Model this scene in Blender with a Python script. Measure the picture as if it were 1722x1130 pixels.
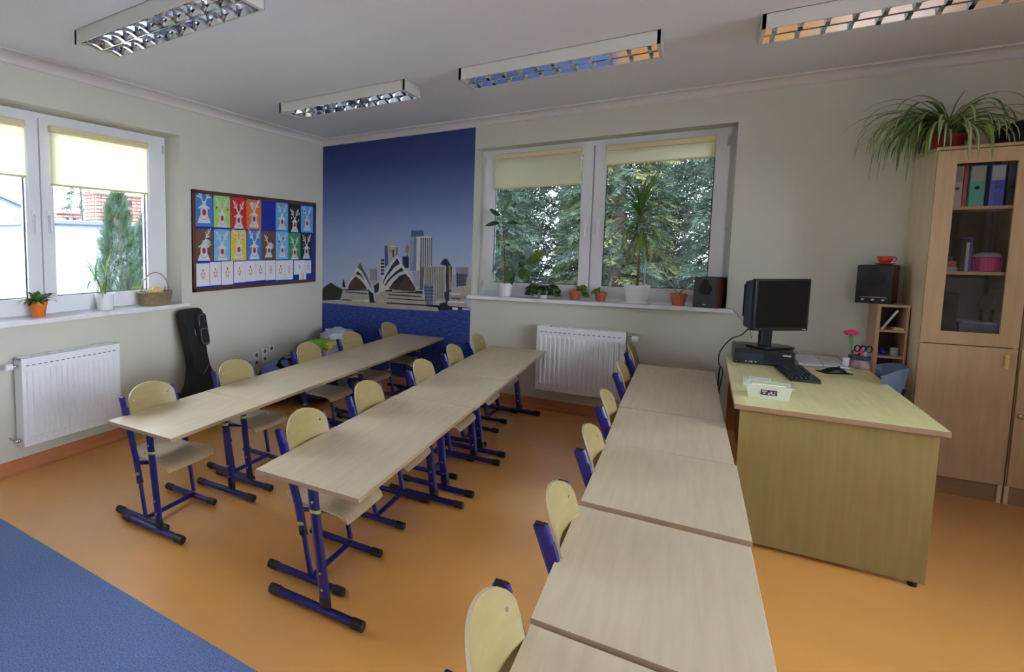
import bpy, math, random
import numpy as np
from mathutils import Vector, Matrix, noise as mnoise
R = random.Random(7)
PI = math.pi
scene = bpy.context.scene
for o in list(bpy.data.objects): bpy.data.objects.remove(o)
COL = scene.collection

# ------------------------------------------------------------ camera
cam_d = bpy.data.cameras.new('camera'); cam = bpy.data.objects.new('camera', cam_d); COL.objects.link(cam)
_yaw, _pit, _rol = .6419, -.0849, .0007
_f = Vector((-math.sin(_yaw)*math.cos(_pit), math.cos(_yaw)*math.cos(_pit), math.sin(_pit)))
_r = Vector((math.cos(_yaw), math.sin(_yaw), 0)); _u = _r.cross(_f)
_r, _u = _r*math.cos(_rol)+_u*math.sin(_rol), _u*math.cos(_rol)-_r*math.sin(_rol)
cam.matrix_world = Matrix(((_r.x,_u.x,-_f.x,3.5524),(_r.y,_u.y,-_f.y,-5.4145),(_r.z,_u.z,-_f.z,1.4875),(0,0,0,1)))
cam_d.sensor_fit = 'HORIZONTAL'; cam_d.sensor_width = 36
cam_d.lens = 931.73/1722*36
cam_d.shift_x = (861-484.83)/1722; cam_d.shift_y = -(565-494.02)/1722
cam_d.clip_start = .03; cam_d.clip_end = 200
scene.camera = cam

# ------------------------------------------------------------ world and exposure
w = bpy.data.worlds.new('overcast_sky'); scene.world = w; w.use_nodes = True
bg = w.node_tree.nodes['Background']
bg.inputs[0].default_value = (.84, .95, 1.09, 1); bg.inputs[1].default_value = 5.0
vs = scene.view_settings
vs.view_transform = 'Standard'; vs.look = 'None'; vs.gamma = 1; vs.exposure = 1.50; vs.use_curve_mapping = False
try:
    scene.cycles.max_bounces = 14; scene.cycles.diffuse_bounces = 8; scene.cycles.transparent_max_bounces = 16
    scene.cycles.glossy_bounces = 4; scene.cycles.sample_clamp_indirect = 6
except Exception: pass

# ------------------------------------------------------------ materials
def srgb(r, g, b):
    f = lambda c: (c/255/12.92) if c/255 <= .04045 else ((c/255+.055)/1.055)**2.4
    return (f(r), f(g), f(b), 1)
def mat(name, col, rough=.5, metal=0, spec=.5, var=0, vscale=8, bump=0, bscale=60, stretch=(1,1,1), trans=0, coat=0):
    m = bpy.data.materials.new(name); m.use_nodes = True
    nt = m.node_tree; b = nt.nodes['Principled BSDF']
    c = srgb(*col)
    b.inputs['Base Color'].default_value = c; b.inputs['Roughness'].default_value = rough
    b.inputs['Metallic'].default_value = metal; b.inputs['Specular IOR Level'].default_value = spec
    if coat: b.inputs['Coat Weight'].default_value = coat; b.inputs['Coat Roughness'].default_value = .3; b.inputs['Coat IOR'].default_value = 1.6
    if var or bump:
        tc = nt.nodes.new('ShaderNodeTexCoord'); mp = nt.nodes.new('ShaderNodeMapping')
        mp.inputs['Scale'].default_value = stretch
        nt.links.new(tc.outputs['Object'], mp.inputs['Vector'])
    if var:
        n = nt.nodes.new('ShaderNodeTexNoise'); n.inputs['Scale'].default_value = vscale; n.inputs['Detail'].default_value = 5
        nt.links.new(mp.outputs[0], n.inputs['Vector'])
        r = nt.nodes.new('ShaderNodeValToRGB'); r.color_ramp.elements[0].position = .3; r.color_ramp.elements[1].position = .7
        r.color_ramp.elements[0].color = (c[0]*(1-var), c[1]*(1-var), c[2]*(1-var), 1)
        r.color_ramp.elements[1].color = (min(1,c[0]*(1+var)), min(1,c[1]*(1+var)), min(1,c[2]*(1+var)), 1)
        nt.links.new(n.outputs[0], r.inputs[0]); nt.links.new(r.outputs[0], b.inputs['Base Color'])
    if bump:
        n2 = nt.nodes.new('ShaderNodeTexNoise'); n2.inputs['Scale'].default_value = bscale; n2.inputs['Detail'].default_value = 4
        nt.links.new(mp.outputs[0], n2.inputs['Vector'])
        bp = nt.nodes.new('ShaderNodeBump'); bp.inputs['Strength'].default_value = bump; bp.inputs['Distance'].default_value = .01
        nt.links.new(n2.outputs[0], bp.inputs['Height']); nt.links.new(bp.outputs[0], b.inputs['Normal'])
    if trans:
        out = nt.nodes['Material Output']; t = nt.nodes.new('ShaderNodeBsdfTranslucent'); t.inputs[0].default_value = c
        mx = nt.nodes.new('ShaderNodeMixShader'); mx.inputs[0].default_value = trans
        nt.links.new(b.outputs[0], mx.inputs[1]); nt.links.new(t.outputs[0], mx.inputs[2]); nt.links.new(mx.outputs[0], out.inputs[0])
    return m
def clear(name, tint=(1,1,1), base=.06, rough=0):
    m = bpy.data.materials.new(name); m.use_nodes = True; nt = m.node_tree
    for n in list(nt.nodes):
        if n.type != 'OUTPUT_MATERIAL': nt.nodes.remove(n)
    out = [n for n in nt.nodes][0]
    t = nt.nodes.new('ShaderNodeBsdfTransparent'); t.inputs[0].default_value = (*tint, 1)
    g = nt.nodes.new('ShaderNodeBsdfGlossy'); g.inputs['Roughness'].default_value = rough
    fr = nt.nodes.new('ShaderNodeFresnel'); fr.inputs[0].default_value = 1.45
    mx = nt.nodes.new('ShaderNodeMixShader')
    nt.links.new(fr.outputs[0], mx.inputs[0]); nt.links.new(t.outputs[0], mx.inputs[1]); nt.links.new(g.outputs[0], mx.inputs[2])
    nt.links.new(mx.outputs[0], out.inputs[0]); return m
def plastic_clear(name, col, opac):
    m = mat(name, col, .25); nt = m.node_tree; out = nt.nodes['Material Output']; b = nt.nodes['Principled BSDF']
    t = nt.nodes.new('ShaderNodeBsdfTransparent'); mx = nt.nodes.new('ShaderNodeMixShader'); mx.inputs[0].default_value = opac
    nt.links.new(t.outputs[0], mx.inputs[1]); nt.links.new(b.outputs[0], mx.inputs[2]); nt.links.new(mx.outputs[0], out.inputs[0]); return m

K = {}
K['wall'] = mat('wall_paint', (202,200,186), .85, bump=.08, bscale=90, var=.02, vscale=2)
K['ceil'] = mat('ceiling_paint', (224,226,232), .9, bump=.05, bscale=60)
K['cove'] = mat('cove_plaster', (212,206,202), .9)
K['floor'] = mat('orange_linoleum', (232,166,84), .36, var=.06, vscale=3, bump=.004, bscale=14, spec=1.0, coat=.7)
K['base'] = mat('orange_skirting', (184,118,76), .4, var=.06, vscale=6)
K['seam'] = mat('floor_seam', (200,150,105), .5)
K['carpet'] = mat('blue_carpet', (112,136,188), .95, var=.35, vscale=150, bump=.6, bscale=260)
K['pvc'] = mat('white_pvc', (226,226,230), .35)
K['gasket'] = mat('gasket', (60,62,66), .6)
K['glass'] = clear('window_glass')
K['blind'] = mat('blind_fabric', (242,239,218), .8, trans=.55, bump=.05, bscale=300)
K['cassette'] = mat('blind_cassette', (222,208,165), .5)
K['marble'] = mat('sill_marble', (226,226,228), .3, var=.12, vscale=9, stretch=(1,1,4))
K['table'] = mat('table_laminate', (206,190,160), .36, var=.07, vscale=5, stretch=(9,.7,1), bump=.01, bscale=30)
K['tedge'] = mat('table_edge', (156,132,104), .5)
K['ply'] = mat('chair_beech', (150,132,86), .38, var=.10, vscale=6, stretch=(1,1.2,6))
K['plyseat'] = mat('seat_beech', (190,170,136), .34, var=.10, vscale=6, stretch=(1,6,1))
K['plyedge'] = mat('ply_edge', (190,178,148), .5)
K['blue'] = mat('blue_steel', (14,14,100), .28, spec=.6)
K['cap'] = mat('black_plastic', (16,16,22), .45)
K['ring'] = mat('yellow_green_ring', (176,190,70), .5)
K['bolt'] = mat('zinc_bolt', (190,190,195), .3, metal=.8)
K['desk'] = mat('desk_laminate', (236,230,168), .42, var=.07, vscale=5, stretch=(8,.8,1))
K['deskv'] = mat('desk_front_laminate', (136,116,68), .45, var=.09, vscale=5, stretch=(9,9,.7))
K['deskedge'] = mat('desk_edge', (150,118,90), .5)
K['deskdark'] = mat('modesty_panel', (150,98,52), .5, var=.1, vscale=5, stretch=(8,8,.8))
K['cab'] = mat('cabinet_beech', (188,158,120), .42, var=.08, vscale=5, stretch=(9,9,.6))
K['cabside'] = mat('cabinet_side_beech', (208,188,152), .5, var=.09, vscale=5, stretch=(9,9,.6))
K['cabd'] = mat('cabinet_dark_joint', (70,50,36), .6)
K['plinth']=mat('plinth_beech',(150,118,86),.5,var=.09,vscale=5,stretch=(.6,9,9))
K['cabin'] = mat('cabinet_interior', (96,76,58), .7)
K['white'] = mat('white_enamel', (232,234,238), .3)
K['rad'] = mat('radiator_white', (230,232,236), .35)
K['slot'] = mat('radiator_slot', (110,110,112), .7)
K['chrome'] = mat('chrome', (200,200,205), .18, metal=1)
K['black'] = mat('black_gloss', (8,8,10), .42)
K['blackm'] = mat('black_matte', (18,18,20), .6, bump=.2, bscale=200)
K['nylon'] = mat('black_nylon', (17,17,21), .75, bump=.5, bscale=350)
K['screen'] = mat('screen', (4,4,5), .12)
K['case'] = mat('monitor_case', (44,50,66), .45)
K['mural_sky'] = None
# ------------------------------------------------------------ mesh helpers
class MB:
    def __init__(s, xf=None): s.v=[]; s.f=[]; s.m=[]; s.xf=xf
    def add(s, vs, fs, mi=0):
        n=len(s.v); s.v += [tuple(p) for p in vs]; s.f += [tuple(n+i for i in f) for f in fs]; s.m += [mi]*len(fs); return s
    def box(s, x0,y0,z0,x1,y1,z1, mi=0):
        x0,x1=sorted((x0,x1)); y0,y1=sorted((y0,y1)); z0,z1=sorted((z0,z1))
        return s.add([(x0,y0,z0),(x1,y0,z0),(x1,y1,z0),(x0,y1,z0),(x0,y0,z1),(x1,y0,z1),(x1,y1,z1),(x0,y1,z1)],
                     [(0,3,2,1),(4,5,6,7),(0,1,5,4),(1,2,6,5),(2,3,7,6),(3,0,4,7)], mi)
    def frus(s, a, b, mi=0):   # two 4-point loops joined
        return s.add(list(a)+list(b), [(3,2,1,0),(4,5,6,7),(0,1,5,4),(1,2,6,5),(2,3,7,6),(3,0,4,7)], mi)
    def tube(s, pts, r, n=10, mi=0, cap=True, sq=(1,1), up=None):
        pts=[Vector(p) for p in pts]; rr = r if isinstance(r,(list,tuple)) else [r]*len(pts); base=len(s.v)
        prev=None; vs=[]
        for i,p in enumerate(pts):
            d=(pts[min(i+1,len(pts)-1)]-pts[max(i-1,0)]).normalized()
            if prev is None:
                a=Vector(up) if up else (Vector((0,0,1)) if abs(d.z)<.9 else Vector((0,1,0)))
                u=(a-d*a.dot(d)).normalized()
            else: u=(prev-d*prev.dot(d)).normalized()
            prev=u; v=d.cross(u)
            for k in range(n):
                t=2*PI*(k+.5)/n; vs.append(p+u*math.cos(t)*rr[i]*sq[0]+v*math.sin(t)*rr[i]*sq[1])
        fs=[]
        for i in range(len(pts)-1):
            for k in range(n): fs.append((i*n+k,i*n+(k+1)%n,(i+1)*n+(k+1)%n,(i+1)*n+k))
        if cap: fs += [tuple(reversed(range(n))), tuple((len(pts)-1)*n+k for k in range(n))]
        return s.add(vs, fs, mi)
    def lathe(s, prof, c=(0,0,0), n=24, mi=0):
        vs=[]; fs=[]
        for r,z in prof:
            for k in range(n):
                t=2*PI*k/n; vs.append((c[0]+r*math.cos(t), c[1]+r*math.sin(t), c[2]+z))
        for i in range(len(prof)-1):
            for k in range(n): fs.append((i*n+k,i*n+(k+1)%n,(i+1)*n+(k+1)%n,(i+1)*n+k))
        fs.append(tuple(reversed(range(n)))); fs.append(tuple((len(prof)-1)*n+k for k in range(n)))
        return s.add(vs, fs, mi)
    def prism(s, poly, fn, t0, t1, mi=0, side=None):  # fn(a,b,t)->xyz
        n=len(poly); vs=[fn(a,b,t0) for a,b in poly]+[fn(a,b,t1) for a,b in poly]
        s.add(vs, [tuple(reversed(range(n))), tuple(range(n,2*n))], mi)
        k=len(s.v)-2*n
        for i in range(n):
            s.f.append((k+i,k+(i+1)%n,k+n+(i+1)%n,k+n+i)); s.m.append(mi if side is None else side)
        return s
    def strip(s, path, wid, side, mi=(0,), fold=0.0):   # leaf: path points, widths, side vectors; len(mi) columns
        c=len(mi); vs=[]
        for p,w_,sd in zip(path,wid,side):
            p=Vector(p); sd=Vector(sd)
            for j in range(c+1):
                q=j/c*2-1; vs.append(p+sd*q*w_*.5+Vector((0,0,1))*fold*abs(q)*w_)
        for i in range(len(path)-1):
            for j in range(c): s.add([],[],0); 
        n=len(s.v); s.v += [tuple(v) for v in vs]
        for i in range(len(path)-1):
            for j in range(c):
                a=n+i*(c+1)+j; s.f.append((a,a+1,a+c+2,a+c+1)); s.m.append(mi[j])
        return s
    def build(s, name, mats, parent=None, smooth=False, bevel=0, loc=None, rot=None, fix=True):
        me=bpy.data.meshes.new(name)
        v=s.v if s.xf is None else [s.xf(*p) for p in s.v]
        me.from_pydata([tuple(p) for p in v], [], s.f)
        ms=mats if isinstance(mats,(list,tuple)) else [mats]
        for m_ in ms: me.materials.append(K[m_] if isinstance(m_,str) else m_)
        if len(ms)>1: me.polygons.foreach_set('material_index', s.m)
        if smooth: me.polygons.foreach_set('use_smooth', [True]*len(me.polygons))
        me.update()
        o=bpy.data.objects.new(name, me); COL.objects.link(o)
        if parent: o.parent=parent
        if loc: o.location=loc
        if rot: o.rotation_euler=rot
        if bevel:
            b=o.modifiers.new('bevel','BEVEL'); b.width=bevel; b.segments=2; b.limit_method='ANGLE'; b.angle_limit=.6
            b.harden_normals=False
        if smooth:
            try:
                me.shade_auto_smooth if False else None
            except Exception: pass
        return o
def smooth_angle(o, ang=.7):
    me=o.data
    try: me.set_sharp_from_angle(angle=ang)
    except Exception: pass
    return o
def tag(o, label=None, cat=None, group=None, kind=None):
    if label: o['label']=label
    if cat: o['category']=cat
    if group: o['group']=group
    if kind: o['kind']=kind
    return o
def thing(name, label, cat, loc=(0,0,0), rz=0, group=None):
    o=bpy.data.objects.new(name, None); COL.objects.link(o); o.location=loc; o.rotation_euler=(0,0,rz); o.empty_display_size=.05
    return tag(o, label, cat, group)
def struct(o): o['kind']='structure'; return o
def kids(o): return [c for c in bpy.data.objects if c.parent==o]
def copy_tree(o, parent=None, ch=None):
    c=o.copy(); COL.objects.link(c); c.parent=parent
    for k in kids(o): copy_tree(k, c)
    return c
def rrect(x0,y0,x1,y1,r,n=5):
    pts=[]
    for cx,cy,a in ((x1-r,y1-r,0),(x0+r,y1-r,PI/2),(x0+r,y0+r,PI),(x1-r,y0+r,1.5*PI)):
        for i in range(n+1):
            t=a+i*PI/2/n; pts.append((cx+r*math.cos(t), cy+r*math.sin(t)))
    return pts
def arc(p0, az, el, L, droop, n=9, curl=0):
    """leaf centre line that bends down along its length, with side vectors"""
    p=Vector(p0); pts=[tuple(p)]; side=[]
    for i in range(n):
        t=(i+.5)/n; e=el-droop*t**1.3; a=az+curl*t
        e=max(e,-1.5)
        p=p+Vector((math.cos(a)*math.cos(e), math.sin(a)*math.cos(e), math.sin(e)))*(L/n); pts.append(tuple(p))
    for i in range(n+1):
        a=az+curl*i/n; side.append((-math.sin(a), math.cos(a), 0))
    return pts, side

# ------------------------------------------------------------ room shell
H=2.70; WT=.32
def wall_x(name, X0, X1, ys, ye, holes):
    m=MB(); y=ys
    for (a,b,z0,z1) in holes:
        m.box(X0,y,0,X1,a,H); m.box(X0,a,0,X1,b,z0); m.box(X0,a,z1,X1,b,H); y=b
    m.box(X0,y,0,X1,ye,H); return struct(m.build(name,'wall'))
def wall_y(name, Y0, Y1, xs, xe, holes):
    m=MB(); x=xs
    for (a,b,z0,z1) in holes:
        m.box(x,Y0,0,a,Y1,H); m.box(a,Y0,0,b,Y1,z0); m.box(a,Y0,z1,b,Y1,H); x=b
    m.box(x,Y0,0,xe,Y1,H); return struct(m.build(name,'wall'))
LY0,LY1,LZ0,LZ1=-4.47,-2.18,.99,2.41
BX0,BX1,BZ0,BZ1=1.758,3.713,1.00,2.42
XR,YF=6.6,-8.2
wall_x('wall_left', -WT, 0, YF-WT, WT, [(-7.7,-5.4,LZ0,LZ1),(LY0,LY1,LZ0,LZ1)])
wall_y('wall_back', 0, WT, 0, XR+WT, [(BX0,BX1,BZ0,BZ1)])
wall_x('wall_right', XR, XR+WT, YF-WT, 0, [(-7.9,-5.3,.9,2.55),(-4.9,-1.9,.5,2.55)])
wall_y('wall_front', YF-WT, YF, 0, XR, [(4.9,6.25,1.35,2.42)])
struct(MB().box(-WT,YF-WT,H,XR+WT,WT,H+.2).build('ceiling','ceil'))
struct(MB().box(-WT,YF-WT,-.15,XR+WT,WT,0).build('floor','floor'))
def cove(name, p0, p1, inward):
    m=MB(); c=.08; prof=[(0,0),(0,-.074)]
    for i in range(7):
        t=i/6*PI/2; prof.append((.012+ (c-.012)*(1-math.cos(t)), -.066+.054*math.sin(t)))
    prof += [(c,0)]
    p0=Vector(p0); d=Vector(p1)-p0; iv=Vector(inward)
    m.prism(prof, lambda a,b,t: tuple(p0+d*t+iv*a+Vector((0,0,H+b))), 0, 1)
    return struct(m.build(name,'cove'))
cove('trim_1',(0,YF,0),(0,0,0),(1,0,0)); cove('trim_2',(0,0,0),(XR,0,0),(0,-1,0))
cove('trim_3',(XR,0,0),(XR,YF,0),(-1,0,0)); cove('trim_4',(XR,YF,0),(0,YF,0),(0,1,0))
def skirt(name, p0, p1, inward):
    m=MB(); p0=Vector(p0); d=Vector(p1)-p0; iv=Vector(inward)
    prof=[(0,0),(.03,0),(.018,.006),(.010,.016),(.006,.03),(.005,.092),(0,.092)]
    m.prism(prof, lambda a,b,t: tuple(p0+d*t+iv*a+Vector((0,0,b))), 0, 1)
    o=struct(m.build(name,'base'))
    m=MB(); m.prism([(.03,.0003),(.034,.0003),(.034,.0012),(.03,.0012)], lambda a,b,t: tuple(p0+d*t+iv*a+Vector((0,0,b))), 0, 1)
    m.build('floor_seam','seam',o)
skirt('baseboard_left',(0,YF,0),(0,0,0),(1,0,0)); skirt('baseboard_back',(0,0,0),(XR,0,0),(0,-1,0))
skirt('baseboard_right',(XR,0,0),(XR,YF,0),(-1,0,0)); skirt('baseboard_front',(XR,YF,0),(0,YF,0),(0,1,0))
tag(MB().box(.02,-8.0,.0,2.46,-4.02,.007).build('carpet','carpet',bevel=.003),'blue speckled carpet lying on the orange floor in front of the school desks','carpet')

# ------------------------------------------------------------ windows
def ident(a,b,c): return (a,b,c)
def window(name, U0,U1,Z0,Z1,XF,mull,glz,blinds=(),sill=None,handles=True):
    """U along the wall, second axis outwards, Z up"""
    root=bpy.data.objects.new(name,None); COL.objects.link(root); struct(root)
    D0,D1=.19,.26
    m=MB(XF)
    fw=.05; zb=Z0+.02
    m.box(U0-.01,D0,zb,U0+fw,D1,Z1+.01); m.box(U1-fw,D0,zb,U1+.01,D1,Z1+.01); m.box(U0+fw,D0,Z1-fw,U1-fw,D1,Z1+.01); m.box(U0+fw,D0,zb,U1-fw,D1,zb+fw)
    m.box(mull-.03,D0,zb+fw,mull+.03,D1,Z1-fw)
    m.build('window_frame','pvc',root)
    bounds=[(U0+.035,mull-.006),(mull+.006,U1-.035)]
    for i,(s0,s1) in enumerate(bounds):
        g0,g1=glz[i]; gz0,gz1=Z0+.14,Z1-.115
        d0,d1=.165,.225; s=MB(XF); a,b=Z0+.052,Z1-.04
        s.box(s0,d0,a,g0,d1,b); s.box(g1,d0,a,s1,d1,b); s.box(g0,d0,a,g1,d1,gz0); s.box(g0,d0,gz1,g1,d1,b)
        so=s.build('sash','pvc',root)
        q=MB(XF); t=.006
        q.box(g0,.19,gz0,g0+t,.2,gz1); q.box(g1-t,.19,gz0,g1,.2,gz1); q.box(g0,.19,gz0,g1,.2,gz0+t); q.box(g0,.19,gz1-t,g1,.2,gz1)
        q.build('gasket','gasket',so)
        MB(XF).box(g0,.197,gz0,g1,.201,gz1).build('pane','glass',so)
        if handles:
            hu = (g1+s1)/2 if i==0 else (g0+s0)/2; hz=1.70
            h=MB(XF); h.box(hu-.014,.155,hz-.035,hu+.014,.165,hz+.035); h.tube([(hu,.16,hz),(hu,.13,hz),(hu,.125,hz-.005),(hu,.125,hz-.12)],.009,8)
            h.build('handle','white',so,bevel=.002)
            for hz2 in (b-.07,a+.07):
                uu=s0+.012 if i==0 else s1-.012
                MB(XF).tube([(uu,.158,hz2-.035),(uu,.158,hz2+.035)],.008,8).build('hinge','bolt',so)
    if sill:
        a,b,dep,zt,side=sill
        MB(XF).box(a,-dep,zt-.032,b,0.,zt).box(U0,0,zt-.032,U1,D0+.02,zt).build('window_sill','marble',root,bevel=.004)
    MB(XF).box(U0-.02,D1,Z0-.02,U1+.02,.40,Z0+.015).build('outer_sill','pvc',root)
    for (b0,b1,zt,zb2,lab,grp) in blinds:
        t=thing('roller_blind',lab,'blind',(0,0,0),0,grp)
        c=MB(XF); c.box(b0,.118,zt-.048,b1,.16,zt); c.build('cassette','cassette',t,bevel=.012)
        c=MB(XF); c.box(b0+.008,.140,zb2,b1-.008,.1415,zt-.02); c.build('fabric','blind',t)
        c=MB(XF); c.tube([(b0+.006,.141,zb2),(b1-.006,.141,zb2)],.008,8); c.build('bottom_bar','cassette',t)
        c=MB(XF)
        c.tube([(b1-.006,.125,zt-.03),(b1+.004,.13,zt-.5),(b1+.004,.135,zt-.62)],.0018,5); c.build('pull_cord','white',t)
    return root
XL=lambda u,d,z:(-d,u,z)
window('window_1',LY0,LY1,LZ0,LZ1,XL,-3.322,[(-4.31,-3.43),(-3.225,-2.40)],
  [(-3.262,-2.405,2.33,1.92,'cream roller blind pulled partly down over the right pane of the left window','roller blinds'),
   (-4.30,-3.43,2.33,1.957,'cream roller blind cut off by the left edge of the photo','roller blinds')],(-4.56,-2.135,.06,1.008,0))
window('window_2',BX0,BX1,BZ0,BZ1,ident,2.742,[(1.895,2.652),(2.838,3.588)],
  [(1.885,2.652,2.37,2.048,'cream roller blind above the rubber plant, hanging lower than its neighbour','roller blinds'),
   (2.832,3.592,2.36,2.195,'cream roller blind rolled almost fully up above the tall spiky potted plant','roller blinds')],(1.722,3.756,.06,1.016,0))
window('added_fill_window_3',-7.7,-5.4,LZ0,LZ1,XL,-6.55,[(-7.55,-6.65),(-6.45,-5.55)],(),(-7.75,-5.35,.06,1.008,0))  # unseen window added behind the camera to let in more daylight
XFr=lambda u,d,z:(u,YF-d,z)
window('added_fill_window_4',4.9,6.25,1.35,2.42,XFr,5.575,[(5.05,5.5),(5.65,6.1)],(),None,False)  # made-up opening in the front wall, added as daylight fill from behind
XRr=lambda u,d,z:(XR+d,u,z)
window('added_fill_window_5',-7.9,-5.3,.9,2.55,XRr,-6.6,[(-7.75,-6.7),(-6.5,-5.45)],(),None,False)  # out of view, added on the right to brighten the room
window('added_fill_window_6',-4.9,-1.9,.5,2.55,XRr,-3.4,[(-4.75,-3.5),(-3.3,-2.05)],(),None,False)  # also an added unseen window, for fill light from the right

# ------------------------------------------------------------ radiators
def radiator(lab, U0,U1,Z0,Z1,XF,vside,n):
    t=thing('radiator',lab,'radiator',XF(U0,0,0) if False else (0,0,0))
    m=MB(XF); m.box(U0,-.125,Z0,U1,-.117,Z1)
    pitch=(U1-U0-.05)/n
    for k in range(n):
        a=U0+.025+k*pitch; b=a+pitch*.62; za,zb=Z0+.045,Z1-.075
        y0,y1=-.125,-.136
        m.frus([(a,y0,za),(b,y0,za),(b,y0,zb),(a,y0,zb)],[(a+.006,y1,za+.02),(b-.006,y1,za+.02),(b-.006,y1,zb-.02),(a+.006,y1,zb-.02)])
    m.build('front_panel','rad',t,bevel=.002)
    m=MB(XF)
    for k in range(n):
        a=U0+.03+k*pitch; m.box(a,-.1256,Z1-.052,a+pitch*.55,-.12,Z1-.045)
    tag(m.build('slot','slot',t),kind='stuff')
    m=MB(XF)
    for k in range(n):
        a=U0+.03+k*pitch; m.frus([(a,-.125,Z0+.024),(a+.014,-.125,Z0+.024),(a+.014,-.125,Z0+.036),(a,-.125,Z0+.036)],[(a+.003,-.130,Z0+.027),(a+.011,-.130,Z0+.027),(a+.011,-.130,Z0+.033),(a+.003,-.130,Z0+.033)])
    tag(m.build('stud','white',t),kind='stuff')
    for u in (U0,U1-.004): MB(XF).box(u,-.118,Z0+.01,u+.004,-.03,Z1-.004).build('side_panel','rad',t)
    m=MB(XF); m.box(U0,-.118,Z1-.016,U1,-.108,Z1); m.box(U0,-.04,Z1-.016,U1,-.03,Z1)
    k=7
    for i in range(k+1):
        a=U0+(U1-U0-.012)*i/k; m.box(a,-.118,Z1-.012,a+.012,-.03,Z1+.001)
    for i in range(4): m.box(U0,-.104+i*.018,Z1-.012,U1,-.096+i*.018,Z1-.004)
    m.build('top_grille','rad',t)
    MB(XF).box(U0+.02,-.055,Z0+.02,U1-.02,-.045,Z1-.03).build('rear_panel','rad',t)
    for u in (U0+.12,U1-.12): MB(XF).box(u-.015,-.05,Z0+.08,u+.015,0.002,Z1-.1).build('wall_bracket','rad',t)
    u=U1 if vside>0 else U0; sgn=vside
    m=MB(XF); m.tube([(u,-.08,Z1-.05),(u+sgn*.035,-.08,Z1-.05)],.010,10); m.tube([(u+sgn*.02,-.08,Z1-.05),(u+sgn*.02,0.,Z1-.05)],.008,8); m.build('valve','chrome',t,smooth=True)
    m=MB(XF); m.tube([(u+sgn*.035,-.08,Z1-.05),(u+sgn*.04,-.08,Z1-.05),(u+sgn*.075,-.08,Z1-.05),(u+sgn*.082,-.08,Z1-.05)],[.017,.021,.023,.015],14); m.build('thermostat_head','white',t)
    m=MB(XF); m.tube([(u-sgn*.0,-.08,Z0+.04),(u+sgn*.04,-.08,Z0+.04)],.009,10); m.tube([(u+sgn*.03,-.08,Z0+.04),(u+sgn*.03,0,Z0+.04)],.008,8); m.tube([(u+sgn*.008,-.08,Z0+.04),(u+sgn*.02,-.08,Z0+.04)],.015,8); m.build('lower_valve','chrome',t,smooth=True)
    return t
radiator('white ribbed panel radiator under the left window',-3.655,-2.915,.20,.775,XL,-1,17)
radiator('white ribbed panel radiator under the back window, behind the middle desk row',2.388,3.076,.205,.782,ident,1,17)
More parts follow.
